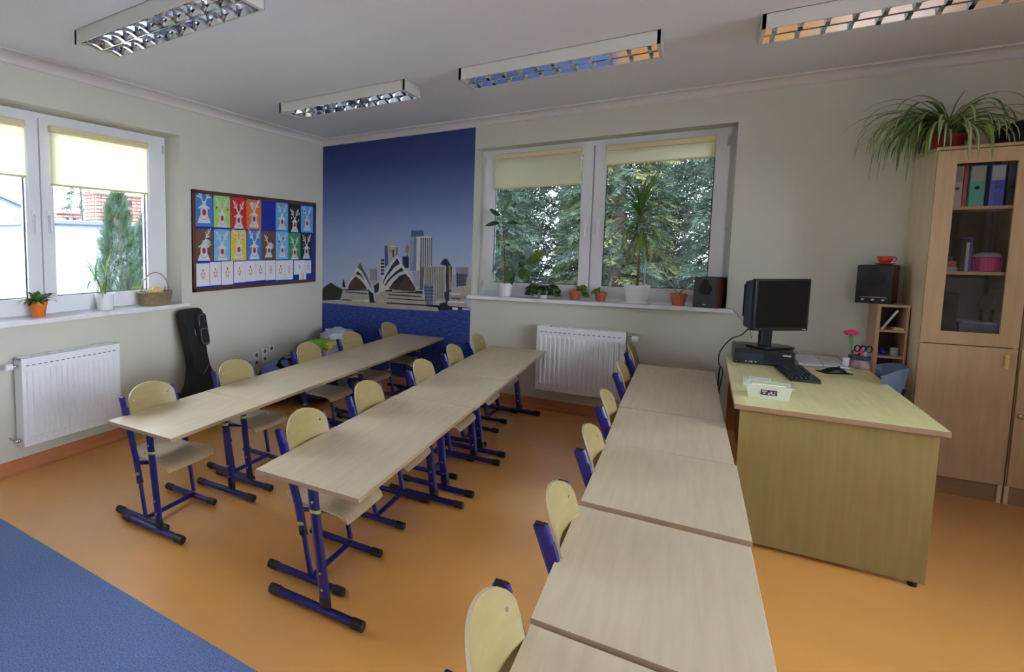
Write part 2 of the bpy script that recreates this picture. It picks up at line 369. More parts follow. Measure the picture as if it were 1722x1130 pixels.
MURAL= [('trees',[(0.004,0.998),(0.061,1.041),(0.126,1.075),(0.173,1.045),(0.265,1.01),(0.301,0.988),(0.266,0.885),(0.005,0.858)]),('stone',[(0.622,1.253),(0.717,1.255),(0.72,1.083),(0.624,1.079)]),('slate',[(0.634,1.238),(0.64,1.238),(0.642,1.125),(0.635,1.125)]),('slate',[(0.65,1.238),(0.657,1.238),(0.659,1.126),(0.652,1.126)]),('slate',[(0.667,1.239),(0.674,1.239),(0.676,1.127),(0.669,1.126)]),('slate',[(0.684,1.239),(0.691,1.239),(0.692,1.127),(0.686,1.127)]),('slate',[(0.701,1.24),(0.707,1.24),(0.709,1.128),(0.702,1.128)]),('white',[(0.741,1.357),(0.802,1.358),(0.806,1.162),(0.749,1.161)]),('navy',[(0.755,1.352),(0.798,1.352),(0.798,1.328),(0.756,1.328)]),('navy',[(0.756,1.316),(0.798,1.317),(0.799,1.293),(0.756,1.292)]),('navy',[(0.756,1.28),(0.799,1.281),(0.799,1.257),(0.757,1.256)]),('navy',[(0.757,1.244),(0.8,1.245),(0.8,1.221),(0.757,1.22)]),('navy',[(0.758,1.208),(0.8,1.209),(0.801,1.185),(0.758,1.184)]),('tblue',[(0.8,1.498),(0.842,1.502),(0.846,1.3),(0.804,1.256)]),('stone',[(0.832,1.519),(0.846,1.549),(0.867,1.553),(0.879,1.603),(0.889,1.557),(0.908,1.536),(0.916,1.502),(0.948,1.49),(0.952,1.411),(0.9,1.36),(0.846,1.3)]),('navy',[(0.864,1.427),(0.917,1.465),(0.909,1.377),(0.895,1.372),(0.894,1.435)]),('white',[(0.847,1.501),(0.944,1.494),(0.944,1.486),(0.847,1.491)]),('slate',[(0.935,1.481),(0.953,1.477),(0.953,1.402),(0.936,1.402)]),('navy',[(1.01,1.387),(1.082,1.388),(1.084,1.265),(1.017,1.263)]),('gold',[(1.057,1.502),(1.062,1.555),(1.069,1.502),(1.081,1.48),(1.08,1.428),(1.063,1.41),(1.046,1.423),(1.039,1.467)]),('slate',[(1.057,1.41),(1.071,1.41),(1.071,1.379),(1.058,1.379)]),('glassb',[(1.104,1.655),(1.239,1.657),(1.248,1.243),(1.099,1.239)]),('tblue',[(1.107,1.652),(1.123,1.655),(1.12,1.598),(1.106,1.594)]),('tblue',[(1.135,1.65),(1.239,1.653),(1.24,1.597),(1.136,1.598)]),('lblue',[(1.096,1.59),(1.134,1.589),(1.136,1.248),(1.094,1.247)]),('white',[(1.167,1.576),(1.208,1.589),(1.213,1.137),(1.165,1.205)]),('slate',[(1.208,1.589),(1.333,1.583),(1.339,1.297),(1.256,1.278),(1.248,1.042),(1.208,1.04)]),('white',[(1.224,1.576),(1.233,1.576),(1.238,1.29),(1.227,1.277)]),('white',[(1.246,1.575),(1.255,1.575),(1.26,1.291),(1.249,1.277)]),('white',[(1.268,1.575),(1.277,1.575),(1.282,1.291),(1.271,1.278)]),('white',[(1.289,1.575),(1.299,1.575),(1.303,1.292),(1.293,1.278)]),('white',[(1.311,1.575),(1.32,1.575),(1.325,1.292),(1.314,1.279)]),('white',[(1.162,1.589),(1.203,1.596),(1.326,1.591),(1.329,1.577),(1.204,1.58),(1.165,1.565)]),('stone',[(1.127,1.239),(1.206,1.242),(1.211,1.041),(1.174,1.039),(1.134,1.152)]),('lblue',[(1.132,1.218),(1.204,1.22),(1.204,1.211),(1.137,1.209)]),('lblue',[(1.133,1.191),(1.205,1.193),(1.205,1.185),(1.138,1.183)]),('lblue',[(1.133,1.165),(1.205,1.167),(1.206,1.159),(1.138,1.156)]),('lblue',[(1.134,1.138),(1.206,1.141),(1.206,1.132),(1.139,1.13)]),('lblue',[(1.135,1.112),(1.207,1.115),(1.207,1.106),(1.139,1.103)]),('lblue',[(1.135,1.086),(1.207,1.089),(1.207,1.08),(1.14,1.077)]),('navy',[(1.422,1.307),(1.447,1.35),(1.476,1.374),(1.506,1.351),(1.531,1.309),(1.547,1.284),(1.551,1.04),(1.495,1.028),(1.479,1.3)]),('gold',[(1.514,1.3),(1.531,1.301),(1.551,1.057),(1.522,1.055)]),('stone',[(1.252,1.277),(1.311,1.292),(1.488,1.295),(1.48,0.938),(1.373,0.932),(1.257,1.025)]),('slate',[(1.27,1.278),(1.277,1.278),(1.28,1.087),(1.273,1.087)]),('slate',[(1.288,1.278),(1.295,1.278),(1.298,1.088),(1.291,1.088)]),('slate',[(1.306,1.279),(1.314,1.279),(1.316,1.089),(1.309,1.089)]),('slate',[(1.324,1.279),(1.332,1.279),(1.334,1.09),(1.327,1.089)]),('slate',[(1.342,1.28),(1.35,1.28),(1.352,1.09),(1.345,1.09)]),('slate',[(1.36,1.28),(1.368,1.28),(1.37,1.091),(1.363,1.091)]),('slate',[(1.378,1.28),(1.385,1.28),(1.388,1.092),(1.381,1.092)]),('slate',[(1.396,1.281),(1.403,1.281),(1.409,0.955),(1.402,0.955)]),('slate',[(1.414,1.281),(1.421,1.281),(1.427,0.956),(1.42,0.956)]),('slate',[(1.431,1.282),(1.438,1.282),(1.445,0.957),(1.438,0.957)]),('slate',[(1.449,1.282),(1.456,1.282),(1.462,0.958),(1.455,0.958)]),('glassb',[(1.251,1.09),(1.383,1.096),(1.383,0.893),(1.284,0.887)]),('navy',[(1.265,1.078),(1.276,1.078),(1.28,0.904),(1.274,0.904)]),('navy',[(1.282,1.079),(1.293,1.079),(1.297,0.905),(1.29,0.905)]),('navy',[(1.298,1.079),(1.309,1.08),(1.313,0.906),(1.307,0.906)]),('navy',[(1.315,1.08),(1.325,1.081),(1.33,0.907),(1.323,0.907)]),('navy',[(1.331,1.081),(1.342,1.081),(1.346,0.908),(1.34,0.908)]),('navy',[(1.347,1.082),(1.358,1.082),(1.362,0.909),(1.356,0.909)]),('lblue',[(1.261,1.056),(1.375,1.061),(1.375,1.054),(1.263,1.049)]),('lblue',[(1.262,1.023),(1.375,1.028),(1.376,1.022),(1.264,1.016)]),('lblue',[(1.263,0.99),(1.376,0.996),(1.376,0.989),(1.265,0.983)]),('lblue',[(1.264,0.957),(1.377,0.963),(1.377,0.956),(1.266,0.95)]),('lblue',[(1.264,0.923),(1.378,0.93),(1.378,0.923),(1.266,0.916)]),('white',[(1.359,1.091),(1.369,1.091),(1.372,0.893),(1.362,0.892)]),('mauve',[(1.587,1.285),(1.714,1.288),(1.712,1.213),(1.59,1.21)]),('slate',[(1.589,1.226),(1.712,1.213),(1.71,1.106),(1.597,1.092)]),('navy',[(1.602,1.218),(1.611,1.219),(1.614,1.097),(1.605,1.097)]),('navy',[(1.623,1.219),(1.632,1.219),(1.635,1.098),(1.627,1.098)]),('navy',[(1.644,1.22),(1.653,1.22),(1.656,1.099),(1.648,1.099)]),('navy',[(1.665,1.22),(1.674,1.221),(1.677,1.1),(1.669,1.1)]),('navy',[(1.686,1.221),(1.695,1.221),(1.698,1.101),(1.69,1.101)]),('lblue',[(1.551,1.209),(1.587,1.21),(1.589,1.084),(1.546,1.082)]),('stone',[(1.696,1.188),(1.743,1.206),(1.749,1.008),(1.692,1.005)]),('stone',[(1.58,1.092),(1.69,1.096),(1.693,0.972),(1.721,0.873),(1.499,0.858),(1.505,0.961),(1.547,1.031)]),('navy',[(1.477,1.036),(1.529,1.039),(1.528,0.937),(1.493,0.934),(1.474,0.993)]),('trees',[(1.427,0.913),(1.506,0.935),(1.525,0.877),(1.437,0.867)]),('white',[(1.547,1.023),(1.633,1.027),(1.633,1.01),(1.548,1.006)]),('white',[(1.515,0.944),(1.686,0.95),(1.686,0.934),(1.515,0.927)]),('slate',[(1.548,0.984),(1.643,0.981),(1.643,0.964),(1.549,0.963)]),('white',[(1.67,0.886),(1.746,0.896),(1.746,0.875),(1.671,0.87)]),('dark',[(1.265,0.894),(1.428,0.896),(1.746,0.891),(1.746,0.866),(1.429,0.844),(1.266,0.851)]),('white',[(1.56,0.883),(1.62,0.883),(1.616,0.857),(1.565,0.858)]),('white',[(1.662,0.882),(1.742,0.883),(1.738,0.868),(1.667,0.864)]),('stone',[(0.193,0.857),(0.266,0.874),(0.835,0.88),(1.412,0.871),(1.421,0.832),(0.836,0.821),(0.193,0.833)]),('stone',[(0.005,0.861),(0.193,0.865),(0.193,0.833),(0.005,0.832)]),('stone',[(0.283,0.991),(0.617,0.985),(0.632,0.875),(0.244,0.868)]),('dark',[(0.318,0.98),(0.597,0.976),(0.592,0.965),(0.323,0.969)]),('white',[(0.407,0.895),(0.617,0.903),(0.618,0.885),(0.402,0.877)]),('dark',[(0.277,0.89),(0.4,0.892),(0.4,0.88),(0.277,0.878)]),('dark',[(0.606,1.025),(0.67,0.976),(0.686,0.89),(0.72,0.879),(0.632,0.873)]),('trees',[(0.678,1.063),(0.736,1.1),(0.747,1.006),(0.689,0.977)]),('stone',[(0.685,0.963),(0.757,0.967),(0.758,0.877),(0.72,0.874)]),('stone',[(0.746,1.014),(0.841,1.027),(1.105,1.01),(1.109,0.856),(0.73,0.853)]),('stone',[(0.9,1.026),(1.244,1.025),(1.284,0.887),(1.284,0.852),(0.904,0.826)]),('dark',[(0.858,0.981),(1.233,0.976),(1.236,0.964),(0.858,0.968)]),('dark',[(0.847,0.94),(1.259,0.938),(1.262,0.927),(0.847,0.93)]),('dark',[(0.835,0.888),(1.28,0.891),(1.283,0.877),(0.835,0.873)]),('dark',[(0.817,1.03),(1.105,1.019),(1.106,1.008),(0.818,1.005)]),('dark',[(0.9,1.026),(1.179,1.03),(1.244,1.029),(1.24,1.002),(0.9,1.0)]),('white',[(0.323,1.025),(0.384,1.131),(0.448,1.239),(0.502,1.328),(0.558,1.25),(0.609,1.147),(0.659,1.036),(0.684,0.981),(0.665,0.98),(0.601,1.016),(0.339,1.013)]),('teal',[(0.468,1.257),(0.503,1.315),(0.543,1.25),(0.589,1.173),(0.634,1.078),(0.655,1.027),(0.63,1.052),(0.579,1.137),(0.519,1.223)]),('white',[(0.449,1.221),(0.478,1.249),(0.529,1.206),(0.59,1.12),(0.65,1.027),(0.675,0.98),(0.64,1.009),(0.59,1.085),(0.509,1.179)]),('dark',[(0.449,1.182),(0.477,1.218),(0.519,1.179),(0.59,1.085),(0.63,1.026),(0.601,1.042),(0.54,1.119),(0.489,1.17)]),('white',[(0.323,1.025),(0.379,1.104),(0.444,1.177),(0.505,1.17),(0.57,1.111),(0.64,1.026),(0.591,1.015),(0.339,1.013)]),('brown',[(0.349,1.031),(0.389,1.104),(0.449,1.158),(0.51,1.122),(0.561,1.071),(0.591,1.029),(0.571,1.015),(0.359,1.015)]),('dark',[(0.287,1.001),(0.359,1.015),(0.571,1.013),(0.621,1.017),(0.631,1.004),(0.601,1.003),(0.297,0.993)]),('white',[(0.728,0.983),(0.755,1.101),(0.81,1.214),(0.882,1.317),(0.95,1.394),(0.992,1.336),(1.048,1.254),(1.102,1.197),(1.104,1.064),(0.804,1.017)]),('white',[(0.894,1.341),(0.947,1.378),(0.987,1.316),(1.042,1.246),(1.11,1.168),(1.149,1.108),(1.178,1.039),(1.16,1.02),(0.9,1.008)]),('tealD',[(0.774,1.067),(0.81,1.163),(0.883,1.283),(0.951,1.369),(0.983,1.311),(0.92,1.267),(0.838,1.172),(0.793,1.094)]),('dark',[(0.803,1.064),(0.848,1.138),(0.93,1.217),(1.002,1.269),(1.03,1.237),(0.967,1.21),(0.886,1.148),(0.821,1.069)]),('brown',[(0.86,1.037),(0.914,1.115),(0.977,1.168),(1.049,1.204),(1.102,1.156),(1.105,1.023),(0.925,1.027)]),('brown',[(0.91,1.026),(0.899,1.089),(0.956,1.154),(1.038,1.202),(1.091,1.159),(1.14,1.099),(1.174,1.039),(1.141,1.02)]),('tealD',[(0.913,1.108),(0.975,1.177),(1.033,1.197),(1.03,1.112),(0.958,1.087)]),('dark',[(0.276,1.037),(0.285,1.114),(0.301,1.114),(0.307,1.074),(0.323,1.021)])]
# ------------------------------------------------------------ wall mural (a flat print)
PC={'white':(205,203,200),'stone':(172,163,152),'slate':(92,96,108),'navy':(38,44,78),'tblue':(66,84,140),'lblue':(140,152,176),
    'glassb':(112,124,150),'gold':(160,140,96),'dark':(24,24,28),'teal':(70,98,106),'tealD':(32,46,60),'brown':(74,52,46),'trees':(34,44,30),'mauve':(140,134,146)}
def mural():
    t=thing('wall_mural','tall blue wall mural of a harbour skyline with sail-shaped white roofs','mural',(0,0,0))
    m=bpy.data.materials.new('mural_sky_print'); m.use_nodes=True; nt=m.node_tree; b=nt.nodes['Principled BSDF']; b.inputs['Roughness'].default_value=.6
    g=nt.nodes.new('ShaderNodeNewGeometry'); sp=nt.nodes.new('ShaderNodeSeparateXYZ'); mr=nt.nodes.new('ShaderNodeMapRange')
    mr.inputs[1].default_value=.85; mr.inputs[2].default_value=2.63; cr=nt.nodes.new('ShaderNodeValToRGB')
    e=cr.color_ramp.elements; e[0].position=0; e[0].color=srgb(176,186,206); e[1].position=1; e[1].color=srgb(36,50,112)
    for p,c in ((.2,(170,184,210)),(.42,(146,162,200)),(.65,(92,110,166)),(.85,(50,66,124))):
        q=e.new(p); q.color=srgb(*c)
    nt.links.new(g.outputs['Position'],sp.inputs[0]); nt.links.new(sp.outputs[2],mr.inputs[0]); nt.links.new(mr.outputs[0],cr.inputs[0]); nt.links.new(cr.outputs[0],b.inputs['Base Color'])
    sea=bpy.data.materials.new('mural_sea_print'); sea.use_nodes=True; nt=sea.node_tree; b=nt.nodes['Principled BSDF']; b.inputs['Roughness'].default_value=.6
    tc=nt.nodes.new('ShaderNodeTexCoord'); mp=nt.nodes.new('ShaderNodeMapping'); mp.inputs['Scale'].default_value=(9,1,45); n=nt.nodes.new('ShaderNodeTexNoise'); n.inputs['Scale'].default_value=2.2; n.inputs['Detail'].default_value=6
    cr=nt.nodes.new('ShaderNodeValToRGB'); e=cr.color_ramp.elements; e[0].position=.32; e[0].color=srgb(24,36,92); e[1].position=.7; e[1].color=srgb(66,92,176)
    q=e.new(.52); q.color=srgb(42,62,140)
    nt.links.new(tc.outputs['Object'],mp.inputs[0]); nt.links.new(mp.outputs[0],n.inputs[0]); nt.links.new(n.outputs[0],cr.inputs[0]); nt.links.new(cr.outputs[0],b.inputs['Base Color'])
    d=-.0016
    MB().box(.002,d,.862,1.744,0,H-.074).build('printed_sky',m,t)
    q=MB(); q.box(.002,d,0.092,1.744,0,.862); q.build('printed_sea',sea,t)
    mats={k:mat('mural_'+k,c,.6,var=.12,vscale=14) for k,c in PC.items()}
    keys=list(PC); q=MB()
    for i,(k,poly) in enumerate(MURAL):
        y=d-.0002-i*.00003
        pts=[(min(max(a,.002),1.744),y,b_) for a,b_ in poly]
        ar=sum(poly[j][0]*poly[(j+1)%len(poly)][1]-poly[(j+1)%len(poly)][0]*poly[j][1] for j in range(len(poly)))
        if ar<0: pts=pts[::-1]
        q.add(pts,[tuple(range(len(pts)))],keys.index(k))
    q.build('printed_skyline',[mats[k] for k in keys],t)
mural()

# ------------------------------------------------------------ notice board and the children's pictures
def board():
    t=thing('notice_board','blue notice board in a brown wooden frame covered with children\'s pictures','notice board',(0,0,0))
    K['frame']=mat('board_frame_wood',(92,52,30),.5,var=.2,vscale=8); K['felt']=mat('board_blue_felt',(30,44,150),.9,var=.1,vscale=30)
    y0,y1,z0,z1=-2.062,-.172,1.09,1.978
    MB().box(.001,y0,z0,.016,y1,z1).build('backing','felt',t)
    m=MB(); w_=.03
    m.box(.001,y0,z0,.026,y0+w_,z1); m.box(.001,y1-w_*.6,z0,.026,y1,z1); m.box(.001,y0,z1-w_,.026,y1,z1); m.box(.001,y0,z0,.026,y1,z0+w_)
    m.build('frame','frame',t,bevel=.003)
board()
PAP={'blue':(70,120,190),'lime':(160,205,105),'red':(190,40,38),'orange':(215,115,45),'sky':(100,165,215),'black':(24,26,30),'brown':(105,75,58),
     'yellow':(215,195,60),'green':(60,145,80),'pale':(120,180,220),'darkgreen':(20,40,38)}
K['cut']=mat('cutout_paper',(205,208,214),.8,var=.06,vscale=20); K['nose']=mat('nose_paper',(165,45,50),.7); K['cutw']=mat('cutout_line',(120,115,125),.8)
K['pin']=mat('pin',(30,30,40),.4); K['sheet']=mat('white_sheet',(222,220,226),.8); K['redpen']=mat('red_pencil',(190,90,80),.8)
def antler(m,X,cy,cz,s,side,lean=0):
    def T(p): return (X, cy+side*p[0]*s, cz+p[1]*s)
    segs=[((.02,0),(.035,.05),(.075,.085)),((.075,.085),(.10,.135)),((.06,.07),(.065,.125)),((.04,.055),(.028,.10)),((.035,.04),(.09,.055))]
    for sg in segs:
        pts=[Vector(T(p)) for p in sg]
        for a,b in zip(pts,pts[1:]):
            d=(b-a).normalized(); n=Vector((0,-d.z,d.y))*.008*s
            m.add([a+n,b+n*.8,b-n*.8,a-n],[(0,1,2,3)])
def picture(y0,y1,z0,z1,col,label,style,dots=None):
    K.setdefault('pap_'+col, mat('paper_'+col,PAP[col],.8,var=.03,vscale=20))
    t=thing('reindeer_picture',label,'picture',(0,0,0),0,'reindeer collages on the notice board')
    X=.0172
    MB().box(.0162,y0,z0,X,y1,z1).build('sheet','pap_'+col,t)
    cy=(y0+y1)/2+style.get('dy',0); W=y1-y0; s=style.get('s',1.); hz=z0+style.get('base',.02)
    m=MB(); x=X+.0012
    # triangular bust, head, ears, antlers cut from white paper
    hw=.075*s; m.add([(x,cy-hw,hz),(x,cy+hw,hz),(x,cy+.034*s,hz+.075*s),(x,cy-.034*s,hz+.075*s)],[(0,1,2,3)])
    hc=hz+.085*s; n=18
    m.add([(x+.0004,cy+math.cos(2*PI*k/n)*.040*s,hc+math.sin(2*PI*k/n)*(.045+.02*(math.sin(2*PI*k/n)>0))*s) for k in range(n)],[tuple(range(n))])
    m.add([(x+.0003,cy-.02*s,hc+.04*s),(x+.0003,cy+.02*s,hc+.04*s),(x+.0003,cy+.013*s,hc+.085*s),(x+.0003,cy-.013*s,hc+.085*s)],[(0,1,2,3)])
    for sd in (-1,1):
        m.add([(x+.0005,cy+sd*.015*s,hc+.06*s),(x+.0005,cy+sd*.06*s,hc+.035*s),(x+.0005,cy+sd*.065*s,hc+.022*s),(x+.0005,cy+sd*.02*s,hc+.042*s)],[(0,1,2,3)])
        if style.get('ant',3)&(1 if sd<0 else 2): antler(m,x+.0006,cy,hc+.078*s,s*style.get('as',.82),sd)
    if style.get('fan'):
        fy,fz=style['fan']
        for k in range(6):
            a=.5+k*.32; m.add([(x+.0007,cy+fy,hc+fz),(x+.0007,cy+fy+math.cos(a)*.06+.008,hc+fz+math.sin(a)*.08),(x+.0007,cy+fy+math.cos(a)*.06-.008,hc+fz+math.sin(a)*.08)],[(0,1,2)])
    m.build('reindeer_cutout','cut',t)
    m=MB(); m.add([(x+.0004,cy+.042*s*math.cos(PI+k*PI/8),hc+.0-.018*s+.04*s*math.sin(PI+k*PI/8)) for k in range(9)]+[(x+.0004,cy+.045*s*math.cos(-k*PI/8),hc-.018*s+.044*s*math.sin(-k*PI/8)) for k in range(9)],[tuple(range(18))])
    m.build('chin_line','cutw',t)
    m=MB(); m.add([(x+.0022,cy+math.cos(2*PI*k/16)*.021*s,hc-.002+math.sin(2*PI*k/16)*.026*s) for k in range(16)]+[(x,cy+math.cos(2*PI*k/16)*.021*s,hc-.002+math.sin(2*PI*k/16)*.026*s) for k in range(16)],[tuple(range(16))]+[(k,(k+1)%16,16+(k+1)%16,16+k) for k in range(16)])
    m.build('nose','nose',t)
    if dots:
        c,ps=dots; K.setdefault('dot_'+c,mat('dot_'+c,{'red':(190,50,45),'pink':(225,140,160),'lime':(160,210,110),'navy':(30,40,90),'mix':(180,80,60)}[c],.7))
        m=MB()
        for (a,b_) in ps: m.add([(x+.0018,cy+a+math.cos(2*PI*k/10)*.011,hc+b_+math.sin(2*PI*k/10)*.013) for k in range(10)],[tuple(range(10))])
        m.build('bauble','dot_'+c,t)
    m=MB()
    for yy in (y0+.006,y1-.006): m.lathe([(.001,0),(.004,.001),(.004,.003),(.002,.006)],n=8)
    for yy in (y0+.008,y1-.008): MB().tube([(X,yy,z1-.008),(X+.008,yy,z1-.008)],[.004,.003],8).build('pin','pin',t)
C1=[(-2.032,-1.816,1.664,1.945),(-1.805,-1.588,1.661,1.946),(-1.582,-1.358,1.657,1.946),(-1.356,-1.136,1.654,1.942),(-.901,-.69,1.655,1.941),(-.681,-.465,1.646,1.939),(-.455,-.225,1.645,1.935)]
C2=[(-2.029,-1.814,1.363,1.644),(-1.803,-1.592,1.36,1.645),(-1.581,-1.361,1.356,1.644),(-1.35,-1.134,1.354,1.645),(-1.127,-.911,1.358,1.642),(-.901,-.685,1.354,1.647),(-.68,-.464,1.35,1.635),(-.453,-.247,1.344,1.632)]
S1=[('blue','white paper reindeer on blue, top row, first from the left',dict(s=1.12,base=.03,),None),
    ('lime','white paper reindeer on lime green with two red baubles',dict(s=.95,base=.005,),('red',[(-.075,.09),(.075,.08)])),
    ('red','white paper reindeer on bright red paper',dict(s=.95,base=.0),None),
    ('orange','white paper reindeer on orange with one solid broad antler',dict(s=1.0,base=.02,ant=2,fan=(-.03,.08)),None),
    ('sky','paper reindeer on light blue beside the empty blue gap of the top row',dict(s=.95,base=.01),('lime',[(.07,.07),(-.05,.09)])),
    ('black','white paper reindeer on black with lime spots',dict(s=.9,base=.0,),('lime',[(.07,.05),(-.06,.07),(.08,.12),(-.07,.15)])),
    ('sky','paper reindeer on light blue at the right end of the top row',dict(s=.95,base=.02),('red',[(.06,.10),(-.05,.13)]))]
S2=[('brown','paper reindeer on brown, middle row, first from the left, antler leaning right',dict(s=1.05,base=.0,dy=-.01,ant=2,fan=(.04,.02)),None),
    ('pale','paper reindeer on pale blue with a dark mark along the top',dict(s=.98,base=.0),None),
    ('yellow','paper reindeer on yellow with pink baubles',dict(s=1.,base=.02),('pink',[(-.07,.09),(.07,.09),(0,.14),(.05,.13),(-.045,.13)])),
    ('blue','white paper reindeer on mid blue in the middle row between yellow and brown',dict(s=1.05,base=.01),None),
    ('brown','small paper reindeer on brown with one round side antler, middle of the middle row',dict(s=.85,base=.02,ant=1,fan=(.03,.0)),None),
    ('pale','paper reindeer on pale blue with navy baubles and a dark face',dict(s=.9,base=.02),('navy',[(.02,.12),(-.055,.09),(0,-.01)])),
    ('green','white paper reindeer on green paper',dict(s=.9,base=.0),None),
    ('darkgreen','white paper reindeer on very dark green at the right end of the middle row',dict(s=.98,base=.01),('red',[(-.06,.07),(-.07,.15),(.07,.13)]))]
for c,s in zip(C1+C2,S1+S2): picture(*c,*s)
C3=[(-2.026,-1.864,1.138,1.339),(-1.858,-1.718,1.139,1.349),(-1.709,-1.551,1.135,1.351),(-1.541,-1.381,1.146,1.347),(-1.379,-1.225,1.149,1.349),(-1.222,-1.076,1.152,1.349),(-1.071,-.906,1.147,1.348),(-.898,-.745,1.14,1.345),(-.741,-.6,1.137,1.344),(-.585,-.376,1.185,1.339),(-.371,-.259,1.19,1.334),(-.487,-.355,1.125,1.193)]
ordn=['first','second','third','fourth','fifth','sixth','seventh','eighth','ninth']
for i,(y0,y1,z0,z1) in enumerate(C3):
    lab = ('white sheet with a small red pencil drawing, %s from the left in the bottom row'%ordn[i]) if i<9 else ['blank-looking wide white sheet, tenth in the bottom row','narrow short white sheet at the right end of the bottom row','small white sheet pinned below the bottom row'][i-9]
    t=thing('pencil_drawing',lab,'drawing',(0,0,0),0,'small white drawings on the notice board')
    X=.0172+(.001 if i==11 else 0); m=MB(); m.box(.0162,y0,z0,X,y1,z1); m.build('sheet','sheet',t)
    m=MB(); cy=(y0+y1)/2; cz=(z0+z1)/2+.01; x=X+.0008; s=.028+.012*R.random()
    if i in (9,): s=.012
    def seg(a,b,w_=.0028):
        a=Vector((x,)+a); b=Vector((x,)+b); d=(b-a).normalized(); n=Vector((0,-d.z,d.y))*w_; m.add([a+n,b+n,b-n,a-n],[(0,1,2,3)])
    m.add([(x,cy+math.cos(2*PI*k/10)*s*.3,cz+s*.9+math.sin(2*PI*k/10)*s*.35) for k in range(10)],[tuple(range(10))])
    seg((cy-s*.5,cz-s),(cy-s*.3,cz+s*.4)); seg((cy+s*.5,cz-s),(cy+s*.3,cz+s*.4)); seg((cy-s*.5,cz-s),(cy+s*.5,cz-s)); seg((cy-s*.4,cz+s*.2),(cy-s*.9,cz-s*.3)); seg((cy+s*.4,cz+s*.2),(cy+s*.9,cz-s*.3))
    seg((cy-s*.25,cz-s),(cy-s*.25,cz-s*1.6)); seg((cy+s*.25,cz-s),(cy+s*.25,cz-s*1.6))
    m.build('pencil_figure','redpen',t)

# ------------------------------------------------------------ ceiling lamps
K['housing']=mat('lamp_housing',(206,204,196),.45); K['mirror']=mat('lamp_mirror',(225,228,235),.08,metal=1); K['tube']=mat('fluorescent_tube',(235,236,240),.35)
def lamp(x,y,lab):
    L,Wd,h=1.15,.285,.08
    t=thing('ceiling_lamp',lab,'lamp',(x,y,H-h),0,'mirror louvre ceiling lamps')
    m=MB(); m.box(-L/2,-Wd/2,0,L/2,-Wd/2+.008,h); m.box(-L/2,Wd/2-.008,0,L/2,Wd/2,h); m.box(-L/2,-Wd/2,0,-L/2+.02,Wd/2,h); m.box(L/2-.02,-Wd/2,0,L/2,Wd/2,h); m.box(-L/2,-Wd/2,h-.006,L/2,Wd/2,h)
    m.build('housing','housing',t,bevel=.002)
    for sd in (-1,1):
        cy=sd*.067; m=MB(); n=10; hw=.064
        prof=[(-hw+2*hw*i/n, .004+.060*math.sin(PI*i/n)**.6) for i in range(n+1)]
        for (a,b),(c,d) in zip(prof,prof[1:]):
            m.add([(-L/2+.022,cy+a,b),(L/2-.022,cy+a,b),(L/2-.022,cy+c,d),(-L/2+.022,cy+c,d)],[(0,1,2,3)])
        m.build('reflector','mirror',t,smooth=True)
        MB().tube([(-L/2+.03,cy,.045),(L/2-.03,cy,.045)],.0085,12).build('fluorescent_tube','tube',t,smooth=True)
    # cross blades: shared mesh
    m=MB(); 
    for sd in (1,):
        hw=.062; prof=[(-hw,.001),(-hw*.5,.012),(0,.016),(hw*.5,.012),(hw,.001)]
        top=[(-hw*.92,.028),(-hw*.5,.034),(0,.034),(hw*.5,.034),(hw*.92,.028)]
        for i in range(4):
            a,b=prof[i],prof[i+1]; c,d=top[i+1],top[i]
            for e in (-1,1):
                m.add([(e*.009,a[0],a[1]-.001),(e*.009,b[0],b[1]-.001),(e*.001,c[0],c[1]),(e*.001,d[0],d[1])],[(0,1,2,3)])
            m.add([(-.009,a[0],a[1]-.001),(.009,a[0],a[1]-.001),(.009,b[0],b[1]-.001),(-.009,b[0],b[1]-.001)],[(0,1,2,3)])
    first=m.build('louvre_blade','mirror',t); first.location=(-L/2+.06,-.067,0)
    for sd in (-1,1):
        for k in range(11):
            if sd==-1 and k==0: continue
            o=first.copy(); COL.objects.link(o); o.location=(-L/2+.06+k*(L-.12)/10,sd*.067,0)
    MB().box(-L/2+.02,-.004,.0,L/2-.02,.004,.012).build('centre_rail','mirror',t)
lamp(1.225,-3.405,'mirror-louvred ceiling lamp at top left, nearest the notice board wall and the camera')
lamp(1.18,-1.46,'mirror-louvred ceiling lamp in front of the blue mural, smallest in view')
lamp(2.725,-1.46,'mirror-louvred ceiling lamp above the middle desks, left of the back window')
lamp(4.31,-1.38,'mirror-louvred ceiling lamp cut off by the top right edge')
